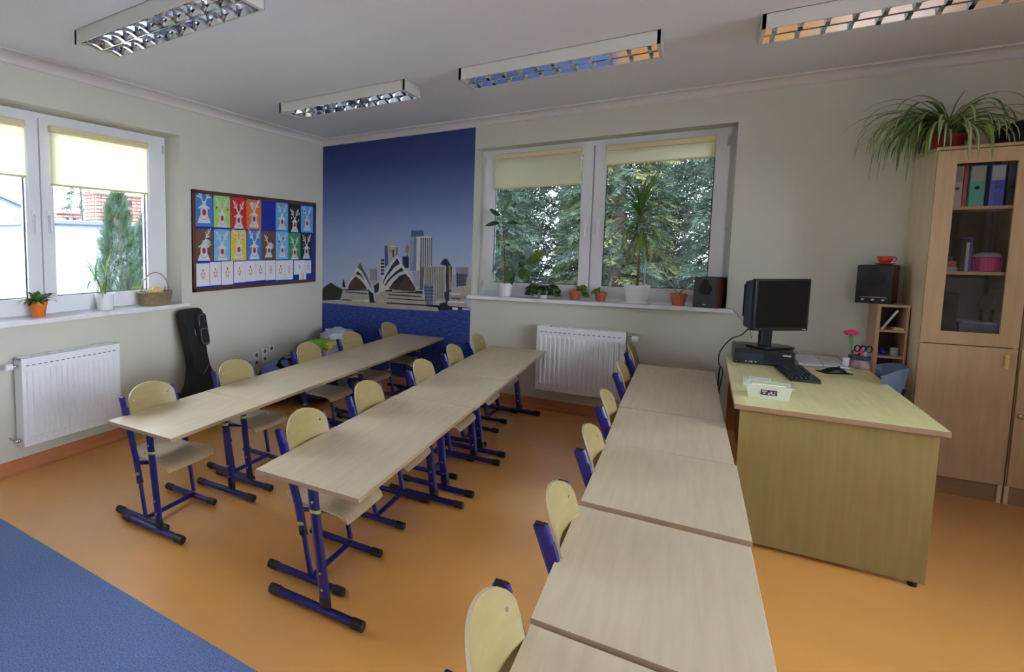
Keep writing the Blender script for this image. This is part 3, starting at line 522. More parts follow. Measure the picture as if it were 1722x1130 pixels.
# ------------------------------------------------------------ school tables
ZT=.575; TW=.477
def oval(m,p0,p1,a,b,mi=0,n=12,up=(0,0,1)): m.tube([p0,p1],1,n,mi,True,(a,b),up)
def school_table(xn,yn,xf,yf,lab,dz=0):
    """left edge from (xn,yn) near to (xf,yf) far"""
    dx,dy=xf-xn,yf-yn; L=math.hypot(dx,dy)-.003; a=math.atan2(-dx,dy)
    c=Vector(((xn+xf)/2,(yn+yf)/2,0))+Vector((math.cos(a),math.sin(a),0))*TW/2
    t=thing('school_table',lab,'table',c,a,'beech school tables with blue legs')
    z=ZT+dz; th=.019
    m=MB(); m.box(-TW/2,-L/2,z-th,TW/2,L/2,z)
    m.m=[1,0,1,1,1,1]; m.build('tabletop',['table','tedge'],t,bevel=.0015)
    for s in (-1,1):
        y=s*(L/2-.085)
        lg=MB(); b0=Vector((.052,y,.045)); b1=Vector((-.018,y,z-th-.002))
        P=lambda k:tuple(b0+(b1-b0)*k)
        oval(lg,P(0),P(1),.013,.0245,0,12,(0,1,0))
        lo=lg.build('leg','blue',t,smooth=True); smooth_angle(lo)
        q=MB(); oval(q,P(-.0),P(.07),.015,.0265,0,12,(0,1,0)); smooth_angle(q.build('collar','cap',lo,smooth=True))
        q=MB(); oval(q,P(.74),P(.765),.0140,.0255,0,12,(0,1,0)); smooth_angle(q.build('height_ring','ring',lo,smooth=True))
        q=MB()
        for k in (.14,.27,.83,.95):
            p=b0+(b1-b0)*k; q.tube([(p.x,p.y-.017,p.z),(p.x,p.y+.017,p.z)],.0055,8)
        tag(q.build('bolt','bolt',lo),kind='stuff')
        q=MB(); q.box(-.05,y-.03,z-th-.006,.03,y+.03,z-th-.001); q.build('top_plate','cap',lo)
        f=MB(); oval(f,(-.215,y,.026),(.215,y,.026),.016,.02,0,12,(0,0,1)); fo=f.build('foot','blue',t,smooth=True); smooth_angle(fo)
        for e in (-1,1):
            q=MB(); oval(q,(e*.172,y,.0255),(e*.222,y,.0255),.0205,.0235,0,12,(0,0,1)); smooth_angle(q.build('end_cap','cap',fo,smooth=True,bevel=.003))
    m=MB(); m.box(-.035,-L/2+.085,z-th-.042,-.012,L/2-.085,z-th-.006); m.build('under_rail','blue',t)
    return t
T1='in the row nearest the notice board wall'; T2='in the middle row'; T3='in the right-hand row beside the teacher\'s desk'
school_table(1.088,-3.705,1.068,-2.965,'short beech school table at the near end of the row by the left wall')
school_table(1.066,-2.963,1.052,-1.460,'long beech school table in the middle of the row by the left wall')
school_table(1.050,-1.458,1.030,-.06,'long beech school table at the far end of the left row, against the blue mural')
school_table(2.119,-3.725,2.072,-2.327,'long beech school table at the near end of the middle row, corner towards the camera')
school_table(2.078,-2.324,2.054,-1.563,'short beech school table between two long ones in the middle row')
school_table(2.048,-1.560,2.010,-.205,'long beech school table at the far end of the middle row, before the back radiator')
school_table(3.207,-1.782,3.187,-.335,'long beech school table at the far end of the right row, touching the back wall')
school_table(3.226,-2.495,3.210,-1.785,'short beech school table of the right row beside the far corner of the teacher\'s desk')
school_table(3.243,-3.243,3.232,-2.498,'short beech school table of the right row beside the near corner of the teacher\'s desk',.002)
school_table(3.253,-4.006,3.239,-3.258,'short beech school table of the right row just past the front of the teacher\'s desk',-.009)
school_table(3.262,-5.02,3.256,-4.012,'beech school table cut off by the bottom edge of the photo',-.018)

# ------------------------------------------------------------ school chairs
def make_chair():
    t=thing('school_chair','','chair',(0,0,0),0,'beech school chairs with blue frames')
    n=10
    # backrest: curved plywood, dome top
    prof=[]; W=.168
    ys=[]
    def half(z):  # half width at height
        if z<.630: return W
        k=(z-.625)/.089; return W*max(0,1-k**2.3)**.5
    m=MB(); rows=[.435,.44,.47,.52,.57,.60,.625,.645,.663,.678,.690,.700,.707,.7125]
    cols=12; grid=[]
    for side,th in ((0,0),(1,.0085)):
        g=[]
        for z in rows:
            w=max(half(z),.012); 
            if z==.435: w=W-.012
            if z==.44: w=W-.004
            r=[]
            for j in range(cols+1):
                y=-w+2*w*j/cols; xx=-.070-.26*(z-.435)-.030*(1-(y/W)**2)+.012+th
                r.append((xx,y,z))
            g.append(r)
        grid.append(g)
    nr=len(rows); nc=cols+1
    vs=[p for g in grid for r in g for p in r]; fs=[]; mi=[]
    for s in (0,1):
        o=s*nr*nc
        for i in range(nr-1):
            for j in range(cols):
                q=(o+i*nc+j,o+i*nc+j+1,o+(i+1)*nc+j+1,o+(i+1)*nc+j); fs.append(q[::-1] if s==0 else q); mi.append(0)
    o=nr*nc
    for j in range(cols):
        fs.append((j,j+1,o+j+1,o+j)); mi.append(1); k=(nr-1)*nc; fs.append((k+j+1,k+j,o+k+j,o+k+j+1)); mi.append(1)
    for i in range(nr-1):
        a,b=i*nc,(i+1)*nc; fs.append((b,a,o+a,o+b)); mi.append(1); a+=cols; b+=cols; fs.append((a,b,o+b,o+a)); mi.append(1)
    m.v=vs; m.f=fs; m.m=mi
    bo=m.build('backrest',['ply','plyedge'],t,smooth=True); smooth_angle(bo)
    q=MB()
    for y in (-.125,.125):
        for z in (.49,.64):
            xx=-.070-.26*(z-.435)-.030*(1-(y/W)**2)+.012+.0085
            q.tube([(xx-.002,y,z),(xx+.0035,y,z)],.006,8)
    tag(q.build('screw','bolt',bo),kind='stuff')
    # seat
    m=MB(); pr=[(-.125,.372),(-.11,.358),(-.07,.350),(-.01,.347),(.06,.349),(.12,.352),(.16,.351),(.183,.344),(.199,.330),(.206,.314)]
    top=pr; bot=[]
    for i,(a,b) in enumerate(pr):
        p0=pr[max(i-1,0)]; p1=pr[min(i+1,len(pr)-1)]; d=Vector((p1[0]-p0[0],p1[1]-p0[1])).normalized(); bot.append((a+d.y*.009,b-d.x*.009))
    wy=[.135,.150,.157,.160,.168,.174,.177,.176,.172,.166]
    cols=8; nc=cols+1; nr=len(pr); vs=[]
    for arr in (top,bot):
        for (a,b),w in zip(arr,wy):
            for j in range(nc):
                y=-w+2*w*j/cols; vs.append((a,y,b+.004*(y/.16)**2))
    fs=[]; mi=[]; o=nr*nc
    for i in range(nr-1):
        for j in range(cols):
            q=(i*nc+j,i*nc+j+1,(i+1)*nc+j+1,(i+1)*nc+j); fs.append(q[::-1]); mi.append(0); fs.append(tuple(o+k for k in q)); mi.append(0)
        a,b=i*nc,(i+1)*nc; fs.append((a,b,o+b,o+a)); mi.append(1); a+=cols; b+=cols; fs.append((b,a,o+a,o+b)); mi.append(1)
    for j in range(cols):
        fs.append((j+1,j,o+j,o+j+1)); mi.append(1); k=(nr-1)*nc; fs.append((k+j,k+j+1,o+k+j+1,o+k+j)); mi.append(1)
    m=MB(); m.v=vs; m.f=fs; m.m=mi
    so=m.build('seat',['plyseat','plyedge'],t,smooth=True); smooth_angle(so)
    q=MB()
    for y in (-.11,.11):
        for x in (-.05,.08): q.tube([(x,y,.345),(x,y,.3555)],.006,8)
    tag(q.build('screw','bolt',so),kind='stuff')
    for s in (-1,1):
        y=s*.182
        p=MB(); oval(p,(.030,y,.05),(-.012,y,.25),.0095,.015,0,10,(0,1,0))
        p.tube([(-.010,y,.23),(-.036,y,.345),(-.078,y,.47),(-.145,y,.662)],1,12,0,True,(.0125,.0225),(0,1,0))
        po=p.build('post','blue',t,smooth=True); smooth_angle(po)
        q=MB(); oval(q,(-.006,y,.218),(-.013,y,.242),.0145,.0225,0,12,(0,1,0)); smooth_angle(q.build('collar','cap',po,smooth=True))
        q=MB(); oval(q,(-.018,y,.262),(-.0215,y,.276),.0137,.0222,0,12,(0,1,0)); smooth_angle(q.build('height_ring','ring',po,smooth=True))
        q=MB(); q.box(-.160,y-.0115,.655,-.131,y+.0115,.668); q.build('top_plug','cap',po,bevel=.003)
        f=MB(); oval(f,(-.19,y,.024),(.19,y,.024),.0145,.0185,0,12,(0,0,1)); fo=f.build('foot','blue',t,smooth=True); smooth_angle(fo)
        for e in (-1,1):
            q=MB(); oval(q,(e*.148,y,.0235),(e*.197,y,.0235),.0185,.0215,0,12,(0,0,1)); smooth_angle(q.build('end_cap','cap',fo,smooth=True,bevel=.003))
        q=MB(); q.tube([(-.035,y,.325),(.06,s*.135,.332),(.15,s*.128,.335)],.0105,10); smooth_angle(q.build('seat_bracket','blue',t,smooth=True))
        q=MB(); q.box(-.085,min(y,s*.14),.47,-.07,max(y,s*.14),.60)
        q=MB(); q.frus([(-.080,y-.012,.475),(-.064,y-.012,.475),(-.064,y+.012,.475),(-.080,y+.012,.475)],[(-.122,y-.012,.615),(-.106,y-.012,.615),(-.106,y+.012,.615),(-.122,y+.012,.615)]); q.build('back_bracket','blue',t)
    m=MB(); m.tube([(.030,-.178,.03),(.030,.178,.03)],.0125,10); smooth_angle(m.build('crossbar','blue',t,smooth=True))
    m=MB(); m.tube([(.05,-.14,.332),(.05,.14,.332)],.010,8); smooth_angle(m.build('seat_crossbar','blue',t,smooth=True))
    return t
proto=make_chair(); used=[False]
def chair(x,y,rz,lab):
    o=proto if not used[0] else copy_tree(proto); used[0]=True
    o.location=(x,y,0); o.rotation_euler=(0,0,rz); o['label']=lab; return o
chair(1.185,-3.395,.03,'beech chair nearest the left radiator, at the near end of the left row')
chair(1.145,-2.645,.0,'beech chair of the left row in front of the black guitar bag')
chair(1.15,-1.775,.02,'beech chair of the left row beside the blue and black backpack')
chair(1.13,-1.055,.0,'beech chair of the left row in front of the heaped plastic bags')
chair(1.12,-.285,.02,'beech chair at the far end of the left row, nearest the blue mural')
chair(2.200,-3.305,.03,'beech chair at the near end of the middle row, largest whole chair back')
chair(2.165,-2.635,.04,'beech chair second from the near end of the middle row')
chair(2.165,-1.855,.03,'beech chair third from the near end of the middle row')
chair(2.125,-1.15,.04,'beech chair fourth from the near end of the middle row, before the mural\'s right edge')
chair(2.10,-.50,.03,'beech chair at the far end of the middle row, nearest the back wall')
chair(3.255,-.245,.02,'beech chair at the far end of the right row, beside the radiator\'s valve')
chair(3.275,-1.10,.02,'beech chair of the right row, second from the back wall')
chair(3.30,-2.03,.03,'beech chair of the right row, third from the back wall')
chair(3.33,-2.76,.02,'beech chair of the right row, fourth from the back wall')
chair(3.345,-3.505,.02,'beech chair of the right row, second nearest the camera')
chair(3.345,-4.24,.03,'beech chair of the right row cut off by the bottom edge, nearest the camera')

# ------------------------------------------------------------ teacher's desk
ZD=.715
def desk():
    t=thing('teacher_desk','pale wooden teacher\'s desk with a plain front panel','desk',(4.068,-1.2,0))
    X0,X1,Y0,Y1=-.355,.355,-.743,.72
    m=MB(); m.box(X0,Y0,ZD-.025,X1,Y1,ZD); m.m=[1,0,1,1,1,1]; m.build('desktop',['desk','deskedge'],t,bevel=.002)
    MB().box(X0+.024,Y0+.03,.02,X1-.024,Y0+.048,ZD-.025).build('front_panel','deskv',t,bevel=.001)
    MB().box(X0+.024,Y1-.048,.02,X1-.024,Y1-.03,ZD-.025).build('rear_panel','deskdark',t,bevel=.001)
    MB().box(X0+.07,Y0+.048,.22,X0+.088,Y1-.048,ZD-.025).build('modesty_panel','deskdark',t)
    for x in (X0+.06,X1-.06):
        for y in (Y0+.039,Y1-.039):
            MB().lathe([(.014,0),(.016,.004),(.016,.016),(.008,.021)],(x,y,0),12).build('glide','cap',t)
desk()

# ------------------------------------------------------------ cabinets
def cabinet(x0,x1,lab,glass,hinge_left,handle_s='wood'):
    t=thing('storage_cabinet',lab,'cabinet',((x0+x1)/2,-.23,0)); cx=(x0+x1)/2
    xf=lambda a,b,c:(a-cx,b+.23,c)
    def MX(): return MB(xf)
    Y0,Y1,Z=-.442,-.004,2.055
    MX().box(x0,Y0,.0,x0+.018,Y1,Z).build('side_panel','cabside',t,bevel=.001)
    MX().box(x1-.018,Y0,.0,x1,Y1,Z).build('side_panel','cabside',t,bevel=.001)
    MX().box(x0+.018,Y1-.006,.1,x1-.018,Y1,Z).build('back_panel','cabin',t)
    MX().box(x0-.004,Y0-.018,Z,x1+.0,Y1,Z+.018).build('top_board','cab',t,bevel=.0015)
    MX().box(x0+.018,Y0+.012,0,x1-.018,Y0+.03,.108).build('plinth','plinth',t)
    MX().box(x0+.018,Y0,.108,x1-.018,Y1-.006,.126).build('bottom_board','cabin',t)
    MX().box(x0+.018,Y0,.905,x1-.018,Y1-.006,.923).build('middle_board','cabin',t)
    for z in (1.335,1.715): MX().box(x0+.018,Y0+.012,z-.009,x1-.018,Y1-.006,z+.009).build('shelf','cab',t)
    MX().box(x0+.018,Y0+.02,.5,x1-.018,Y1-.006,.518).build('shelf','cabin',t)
    # lower door
    d=MX().box(x0+.002,Y0-.018,.112,x1-.003,Y0-.001,.910).build('lower_door','cab',t,bevel=.0015)
    hx=x1-.045 if hinge_left else x0+.02
    m=MX()
    if handle_s=='wood':
        m.box(hx-.009,Y0-.038,.795,hx+.009,Y0-.018,.81); m.box(hx-.009,Y0-.038,.865,hx+.009,Y0-.018,.88); m.box(hx-.009,Y0-.045,.795,hx+.009,Y0-.033,.88)
        K.setdefault('pull',mat('wood_pull',(222,186,120),.4)); m.build('handle','pull',d,bevel=.003)
    else:
        m2=MX(); m2.tube([(hx,Y0-.018,.53),(hx,Y0-.03,.53),(hx,Y0-.036,.53),(hx,Y0-.042,.53)],[.006,.008,.015,.012],14); m2.build('knob','chrome',d,smooth=True)
    # upper door
    z0,z1=.916,2.05
    if glass:
        gx0,gx1,gz0,gz1=4.708,4.935,.99,1.972
        m=MX(); a,b=Y0-.018,Y0-.001
        m.box(x0+.002,a,z0,gx0,b,z1); m.box(gx1,a,z0,x1-.003,b,z1); m.box(gx0,a,z0,gx1,b,gz0); m.box(gx0,a,gz1,gx1,b,z1)
        u=m.build('glass_door','cab',t)
        MX().box(gx0-.004,Y0-.005,gz0-.004,gx1+.004,Y0-.001,gz1+.004).build('pane','glass',u)
    else:
        u=MX().box(x0+.002,Y0-.018,z0,x1-.003,Y0-.001,z1).build('upper_door','cab',t,bevel=.0015)
    return t
cabinet(4.628,5.011,'tall beech cabinet with a glass upper door, behind the teacher\'s desk',True,True)
cabinet(5.018,5.42,'tall beech cabinet with a silver knob at the right edge of the photo',False,False,'knob')
def shelf_unit():
    t=thing('shelf_unit','narrow open beech shelf unit between the back wall and the glass-door cabinet','shelf',(4.56,-.13,0))
    xf=lambda a,b,c:(a-4.56,b+.13,c); MX=lambda:MB(xf)
    x0,x1,Y0,Y1,Z=4.478,4.622,-.25,-.006,1.118
    K['unit']=mat('unit_beech',(196,160,128),.5,var=.08,vscale=5,stretch=(9,9,.6))
    MX().box(x0,Y0,0,x0+.017,Y1,Z-.016).build('side_panel','unit',t,bevel=.001); MX().box(x1-.012,Y0,0,x1,Y1,Z-.016).build('side_panel','unit',t,bevel=.001)
    MX().box(x0-.002,Y0-.003,Z-.016,x1+.002,Y1,Z).build('top_board','unit',t,bevel=.001)
    MX().box(x0+.017,Y1-.004,0,x1-.012,Y1,Z-.016).build('back_panel','cabd',t)
    for z in (.13,.46,.62,.782,.952): MX().box(x0+.017,Y0+.002,z-.013,x1-.012,Y1-.004,z).build('shelf','unit',t)
shelf_unit()
# ------------------------------------------------------------ computer and things on the desk
def computer():
    t=thing('desktop_computer','flat black desktop computer lying under the monitor','computer',(3.90,-.50,ZD),-.0)
    K['pc']=mat('pc_black',(20,20,24),.35); K['pcs']=mat('pc_side',(88,88,94),.5); K['led']=mat('pc_mark',(200,205,215),.4); K['bay']=mat('pc_bay',(36,42,66),.3)
    m=MB(); m.box(-.15,-.185,.004,.155,.175,.098); m.m=[0,0,0,0,0,1]; m.build('case',['pc','pcs'],t,bevel=.004)
    m=MB(); m.box(-.135,-.190,.03,.0,-.185,.075); m.build('drive_bay','bay',t,bevel=.001)
    m=MB(); m.box(-.03,-.1915,.058,-.012,-.190,.065); m.build('drive_button','blue',t)
    m=MB()
    for x in (-.09,-.07,-.06,-.04): m.box(x,-.187,.014,x+.009,-.185,.022)
    m.box(-.138,-.187,.012,-.134,-.185,.018); tag(m.build('front_port','led',t),kind='stuff')
    MB().box(.095,-.187,.070,.135,-.185,.078).build('badge','led',t)
    m=MB(); m.box(-.02,-.1865,.008,.14,-.185,.03); m.build('lower_grille','bay',t)
    for x in (-.13,.13):
        for y in (-.16,.15): MB().lathe([(.01,0),(.01,.005)],(x,y,0),10).build('rubber_foot','cap',t)
computer()
def monitor():
    t=thing('computer_monitor','black computer monitor switched off, turned towards the right','monitor',(3.945,-.47,ZD+.098),.642)
    # local x to the right along the screen, local -y is the screen normal
    w,h=.36,.345; zc=1.106-ZD-.098
    K['bez']=mat('bezel',(12,12,14),.3)
    cx,cy=-.015,-.09
    m=MB(); m.box(cx-w/2,cy-.0,zc-h/2,cx+w/2,cy+.035,zc+h/2); body=m.build('bezel_body','bez',t,bevel=.005)
    MB().box(cx-w/2+.014,cy-.0012,zc-h/2+.022,cx+w/2-.014,cy+.001,zc+h/2-.014).build('screen','screen',body)
    m=MB(); m.frus([(cx-w/2+.004,cy+.034,zc-h/2+.006),(cx+w/2-.004,cy+.034,zc-h/2+.006),(cx+w/2-.004,cy+.034,zc+h/2-.006),(cx-w/2+.004,cy+.034,zc+h/2-.006)],
      [(cx-w/2+.012,cy+.105,zc-h/2+.02),(cx+w/2-.012,cy+.105,zc-h/2+.02),(cx+w/2-.012,cy+.105,zc+h/2-.02),(cx-w/2+.012,cy+.105,zc+h/2-.02)])
    m.build('rear_casing','case',t,bevel=.008)
    m=MB(); m.box(cx-w/2+.02,cy+.104,zc-.09,cx+w/2-.02,cy+.125,zc+.13); m.build('rear_hump','bez',t,bevel=.004)
    m=MB(); m.box(cx-.085,cy+.04,.012,cx-.015,cy+.075,zc-h/2+.03); m.build('stand_neck','bez',t,bevel=.006)
    m=MB(); m.prism([(cx-.02+a,cy+.055+b) for a,b in rrect(-.125,-.085,.125,.075,.05)],lambda a,b,q:(a,b,q),.001,.014); m.build('stand_base','bez',t,bevel=.004)
    MB().box(cx+w/2-.04,cy-.002,zc-h/2+.008,cx+w/2-.015,cy,zc-h/2+.012).build('badge','led',t)
monitor()
def keyboard():
    a=math.atan2(-1.20+.60,3.989+.06-3.985)  # direction along length
    t=thing('keyboard','black computer keyboard lying on the teacher\'s desk','keyboard',(4.038,-.925,ZD),-PI/2+.075)
    K['key']=mat('key_black',(42,46,56),.45)
    m=MB(); L,Wd=.47,.135
    m.frus([(-L/2,-Wd/2,0.001),(L/2,-Wd/2,0.001),(L/2,Wd/2,0.001),(-L/2,Wd/2,0.001)],[(-L/2+.004,-Wd/2+.003,.014),(L/2-.004,-Wd/2+.003,.014),(L/2-.004,Wd/2-.003,.024),(-L/2+.004,Wd/2-.003,.024)])
    m.build('body','black',t,bevel=.002)
    m=MB(); rows=[(-.052,0),(-.033,0),(-.014,0),(.005,0),(.024,0),(.047,1)]
    kw=.0185
    for ry,f in rows:
        z=.018+.010*(ry+.06)/.12
        for k in range(23):
            x=-L/2+.022+k*kw
            if f and k in (1,6,11,15,19,20,21,22): continue
            if ry==-.052 and 4<=k<=8:
                if k==4: m.box(x,ry-.008,z-.008,x+kw*5-.003,ry+.008,z+.003)
                continue
            if k in (15,19): continue
            m.frus([(x,ry-.008,z-.008),(x+.0165,ry-.008,z-.008),(x+.0165,ry+.008,z-.008),(x,ry+.008,z-.008)],[(x+.002,ry-.006,z+.004),(x+.0145,ry-.006,z+.004),(x+.0145,ry+.006,z+.004),(x+.002,ry+.006,z+.004)])
    tag(m.build('keys','key',t),kind='stuff')
keyboard()
def mouse():
    t=thing('computer_mouse','black computer mouse on a small pad beside the keyboard','mouse',(4.238,-.70,ZD),.5)
    m=MB(); 
    prof=[(-.055,.008,.022),(-.045,.02,.028),(-.02,.031,.031),(.01,.034,.031),(.035,.026,.028),(.052,.012,.02)]
    vs=[];n=10
    for x,h,w_ in prof:
        for k in range(n+1):
            a=PI*k/n; vs.append((x,-math.cos(a)*w_,.003+math.sin(a)**.8*h))
    fs=[]
    for i in range(len(prof)-1):
        for k in range(n): fs.append((i*(n+1)+k,(i+1)*(n+1)+k,(i+1)*(n+1)+k+1,i*(n+1)+k+1))
    fs += [tuple(range(n+1)), tuple((len(prof)-1)*(n+1)+k for k in reversed(range(n+1)))]
    m.add(vs,fs); m.build('body','black',t,smooth=True); MB().tube([(.02,-.003,.036),(.02,.003,.036)],.006,10).build('scroll_wheel','key',t)
    MB().prism(rrect(-.075,-.05,.07,.05,.012),lambda a,b,q:(a,b,q),.0,.003).build('pad','blackm',t)
mouse()
def papers():
    K['trayc']=plastic_clear('clear_tray',(200,210,215),.35); K['paper']=mat('paper_white',(228,230,238),.7)
    t=thing('letter_tray','clear plastic letter tray with sheets of white paper in it','tray',(4.205,-.335,ZD),.0)
    m=MB(); m.box(-.125,-.235,.001,.13,.235,.004); m.box(-.128,-.235,.001,-.125,.235,.03); m.box(.13,-.235,.001,.133,.235,.03); m.box(-.128,.232,.001,.133,.235,.03); m.box(-.128,-.238,.001,.133,-.235,.012); m.build('tray','trayc',t)
    p=thing('paper_stack','two white sheets side by side in the clear tray','paper',(4.205,-.345,ZD+.0045),.0)
    m=MB(); m.frus([(-.118,-.21,0),(-.004,-.215,0),(-.004,.2,0),(-.118,.2,0)],[(-.118,-.21,.012),(-.004,-.215,.018),(-.004,.2,.018),(-.118,.2,.012)]); m.build('left_sheets','paper',p)
    m=MB(); m.frus([(.0,-.215,0),(.12,-.22,0),(.12,.2,0),(.0,.2,0)],[(.0,-.215,.018),(.12,-.22,.012),(.12,.2,.012),(.0,.2,.018)]); m.build('right_sheets','paper',p)
    MB().tube([(-.002,-.212,.019),(-.002,.19,.019)],.0015,5).build('binding','seam',p)
papers()
def note_box():
    K['frost']=plastic_clear('frosted_plastic',(232,236,225),.45); K['note']=mat('note_paper',(222,232,196),.7); K['lab']=mat('dark_label',(36,30,34),.4); K['lab2']=mat('label_print',(190,170,175),.5)
    t=thing('storage_box','small clear plastic box of pale green notes on the near corner of the teacher\'s desk','box',(3.853,-1.705,ZD),-.02)
    def sh(m,x0,y0,x1,y1,z0,z1,f,th=.002):
        a=[(x0,y0,z0),(x1,y0,z0),(x1,y1,z0),(x0,y1,z0)]; b=[(x0-f,y0-f,z1),(x1+f,y0-f,z1),(x1+f,y1+f,z1),(x0-f,y1+f,z1)]
        m.add(a+b,[(0,1,2,3),(0,1,5,4),(1,2,6,5),(2,3,7,6),(3,0,4,7)])
    m=MB(); sh(m,-.078,-.043,.078,.060,.001,.07,.010); sh(m,-.076,-.041,.076,.058,.003,.07,.010)
    m.box(-.098,-.063,.068,.098,-.052,.074); m.box(-.098,.069,.068,.098,.08,.074); m.box(-.098,-.063,.068,-.087,.08,.074); m.box(.087,-.063,.068,.098,.08,.074)
    m.build('plastic_shell','frost',t)
    m=MB(); m.box(-.068,-.036,.004,.068,.045,.076); m.build('note_stack','note',t,bevel=.002)
    m=MB(); m.frus([(-.030,-.0485,.024),(.033,-.0485,.024),(.033,-.0455,.024),(-.030,-.0455,.024)],[(-.030,-.0525,.050),(.033,-.0525,.050),(.033,-.0495,.050),(-.030,-.0495,.050)]); lb=m.build('dark_label','lab',t)
    m=MB(); 
    for (a,b,c,d) in ((-.026,.040,-.006,.046),(-.022,.030,-.012,.037),(-.002,.028,.006,.038),(.006,.034,.014,.044),(.012,.028,.026,.034),(.02,.04,.029,.043)):
        m.box(a,-.0535-(b-.03)*.15,b,c,-.0525,d)
    tag(m.build('label_print','lab2',lb),kind='stuff')
    t=thing('punched_strip','white spiral-punched paper strip behind the plastic box','paper',(3.835,-1.335,ZD),-.05)
    m=MB(); m.box(-.062,-.10,.0008,-.035,.08,.02); m.build('fold','paper',t,bevel=.003)
    m=MB()
    for k in range(9): m.tube([(-.03+k*.0105,-.02+.07*math.sin(a*.8),.004+.02*math.sin(a)) for a in np.linspace(0,PI,7)],.0035,6)
    tag(m.build('coil','paper',t),kind='stuff')
    MB().box(-.035,-.03,.0005,.07,.06,.003).build('strip','paper',t)
note_box()
def holder():
    K['pink']=mat('pink_foam',(226,52,120),.7,bump=.3,bscale=40); K['green']=mat('green_stem',(70,160,95),.5); K['cupb']=mat('dark_blue_cup',(44,48,84),.5)
    K['pat']=mat('cup_pattern',(176,150,150),.5,var=.6,vscale=28); K['lblu']=mat('light_blue',(70,120,210),.4); K['redm']=mat('red_plastic',(170,30,34),.4)
    t=thing('pencil_holder','round patterned pencil holder on the far right of the teacher\'s desk','pencil holder',(4.385,-.425,ZD))
    m=MB(); m.lathe([(.048,.001),(.05,.004),(.05,.06),(.046,.06),(.046,.006)],n=24); m.build('cup','pat',t,smooth=True); smooth_angle(kids(t)[-1])
    m=MB(); m.lathe([(.0475,.055),(.0515,.055),(.0515,.082),(.0475,.082)],n=24); m.build('rim_band','cupb',t)
    def inside(name,lab,cat,dx,dy,tx,ty,h,r,mt,z0=.012):
        o=thing(name,lab,cat,(4.385+dx,-.425+dy,ZD+z0),0,'pens and scissors in the pencil holder'); return o
    o=thing('flower_pen','pen with a big pink flower head and a green stem','pen',(4.36,-.42,ZD+.012))
    m=MB(); m.tube([(0,0,0),(-.018,-.01,.12),(-.022,-.012,.20)],[.005,.006,.010],8); m.build('stem','green',o,smooth=True)
    for k in range(7):
        a=2*PI*k/7; m=MB()
        m.lathe([(.002,-.012),(.013,-.006),(.017,.004),(.012,.014),(.003,.018)],n=10); p=m.build('petal','pink',o,smooth=True); p.location=(-.022+.020*math.cos(a),-.012+.020*math.sin(a),.210); p.rotation_euler=(math.sin(a)*-.6,math.cos(a)*.6,0)
    m=MB(); m.lathe([(.003,0),(.02,.004),(.024,.016),(.014,.026),(.003,.03)],n=12); m.build('flower_centre','pink',o,smooth=True,loc=(-.022,-.012,.205))
    for i,(dx,dy,lab) in enumerate(((.002,.012,'black-handled scissors behind the flower pen'),(.030,.008,'black-handled scissors at the right of the pencil holder'))):
        o=thing('scissors',lab,'scissors',(4.385+dx,-.425+dy,ZD+.012),0,'scissors in the pencil holder')
        for s in (-1,1):
            MB().box(-.002+s*.003-.003,-.001+s*.0012-.001,0,-.002+s*.003+.003,-.001+s*.0012+.001,.085).build('blade','chrome',o)
            m=MB(); m.tube([(s*.013+.012*math.cos(a),s*.002,.112+.02*math.sin(a)) for a in np.linspace(0,2*PI,13)],.004,6,cap=False); m.build('handle_loop','black',o,smooth=True)
    for dx,dy,h,mt,lab in ((.004,-.022,.118,'pink','pink felt-tip pen in the pencil holder'),(.028,-.018,.108,'lblu','light blue felt-tip pen in the pencil holder'),(-.034,-.016,.105,'redm','red marker at the left of the pencil holder'),(.018,-.03,.10,'ring','yellow pencil in the pencil holder')):
        o=thing('felt_pen',lab,'pen',(4.385+dx,-.425+dy,ZD+.012),0,'pens in the pencil holder')
        MB().lathe([(.004,0),(.006,.003),(.006,h-.03)],n=10).build('barrel',mt,o,smooth=False)
        MB().lathe([(.0066,h-.03),(.0066,h-.006),(.004,h)],n=10).build('pen_cap',mt,o)
holder()
# small white tub left of the holder
tag(MB().lathe([(.013,.001),(.016,.003),(.016,.055),(.018,.056),(.018,.066),(.004,.068)],(4.318,-.47,ZD),16).build('glue_stick','white'),'small white glue stick left of the pencil holder','glue')
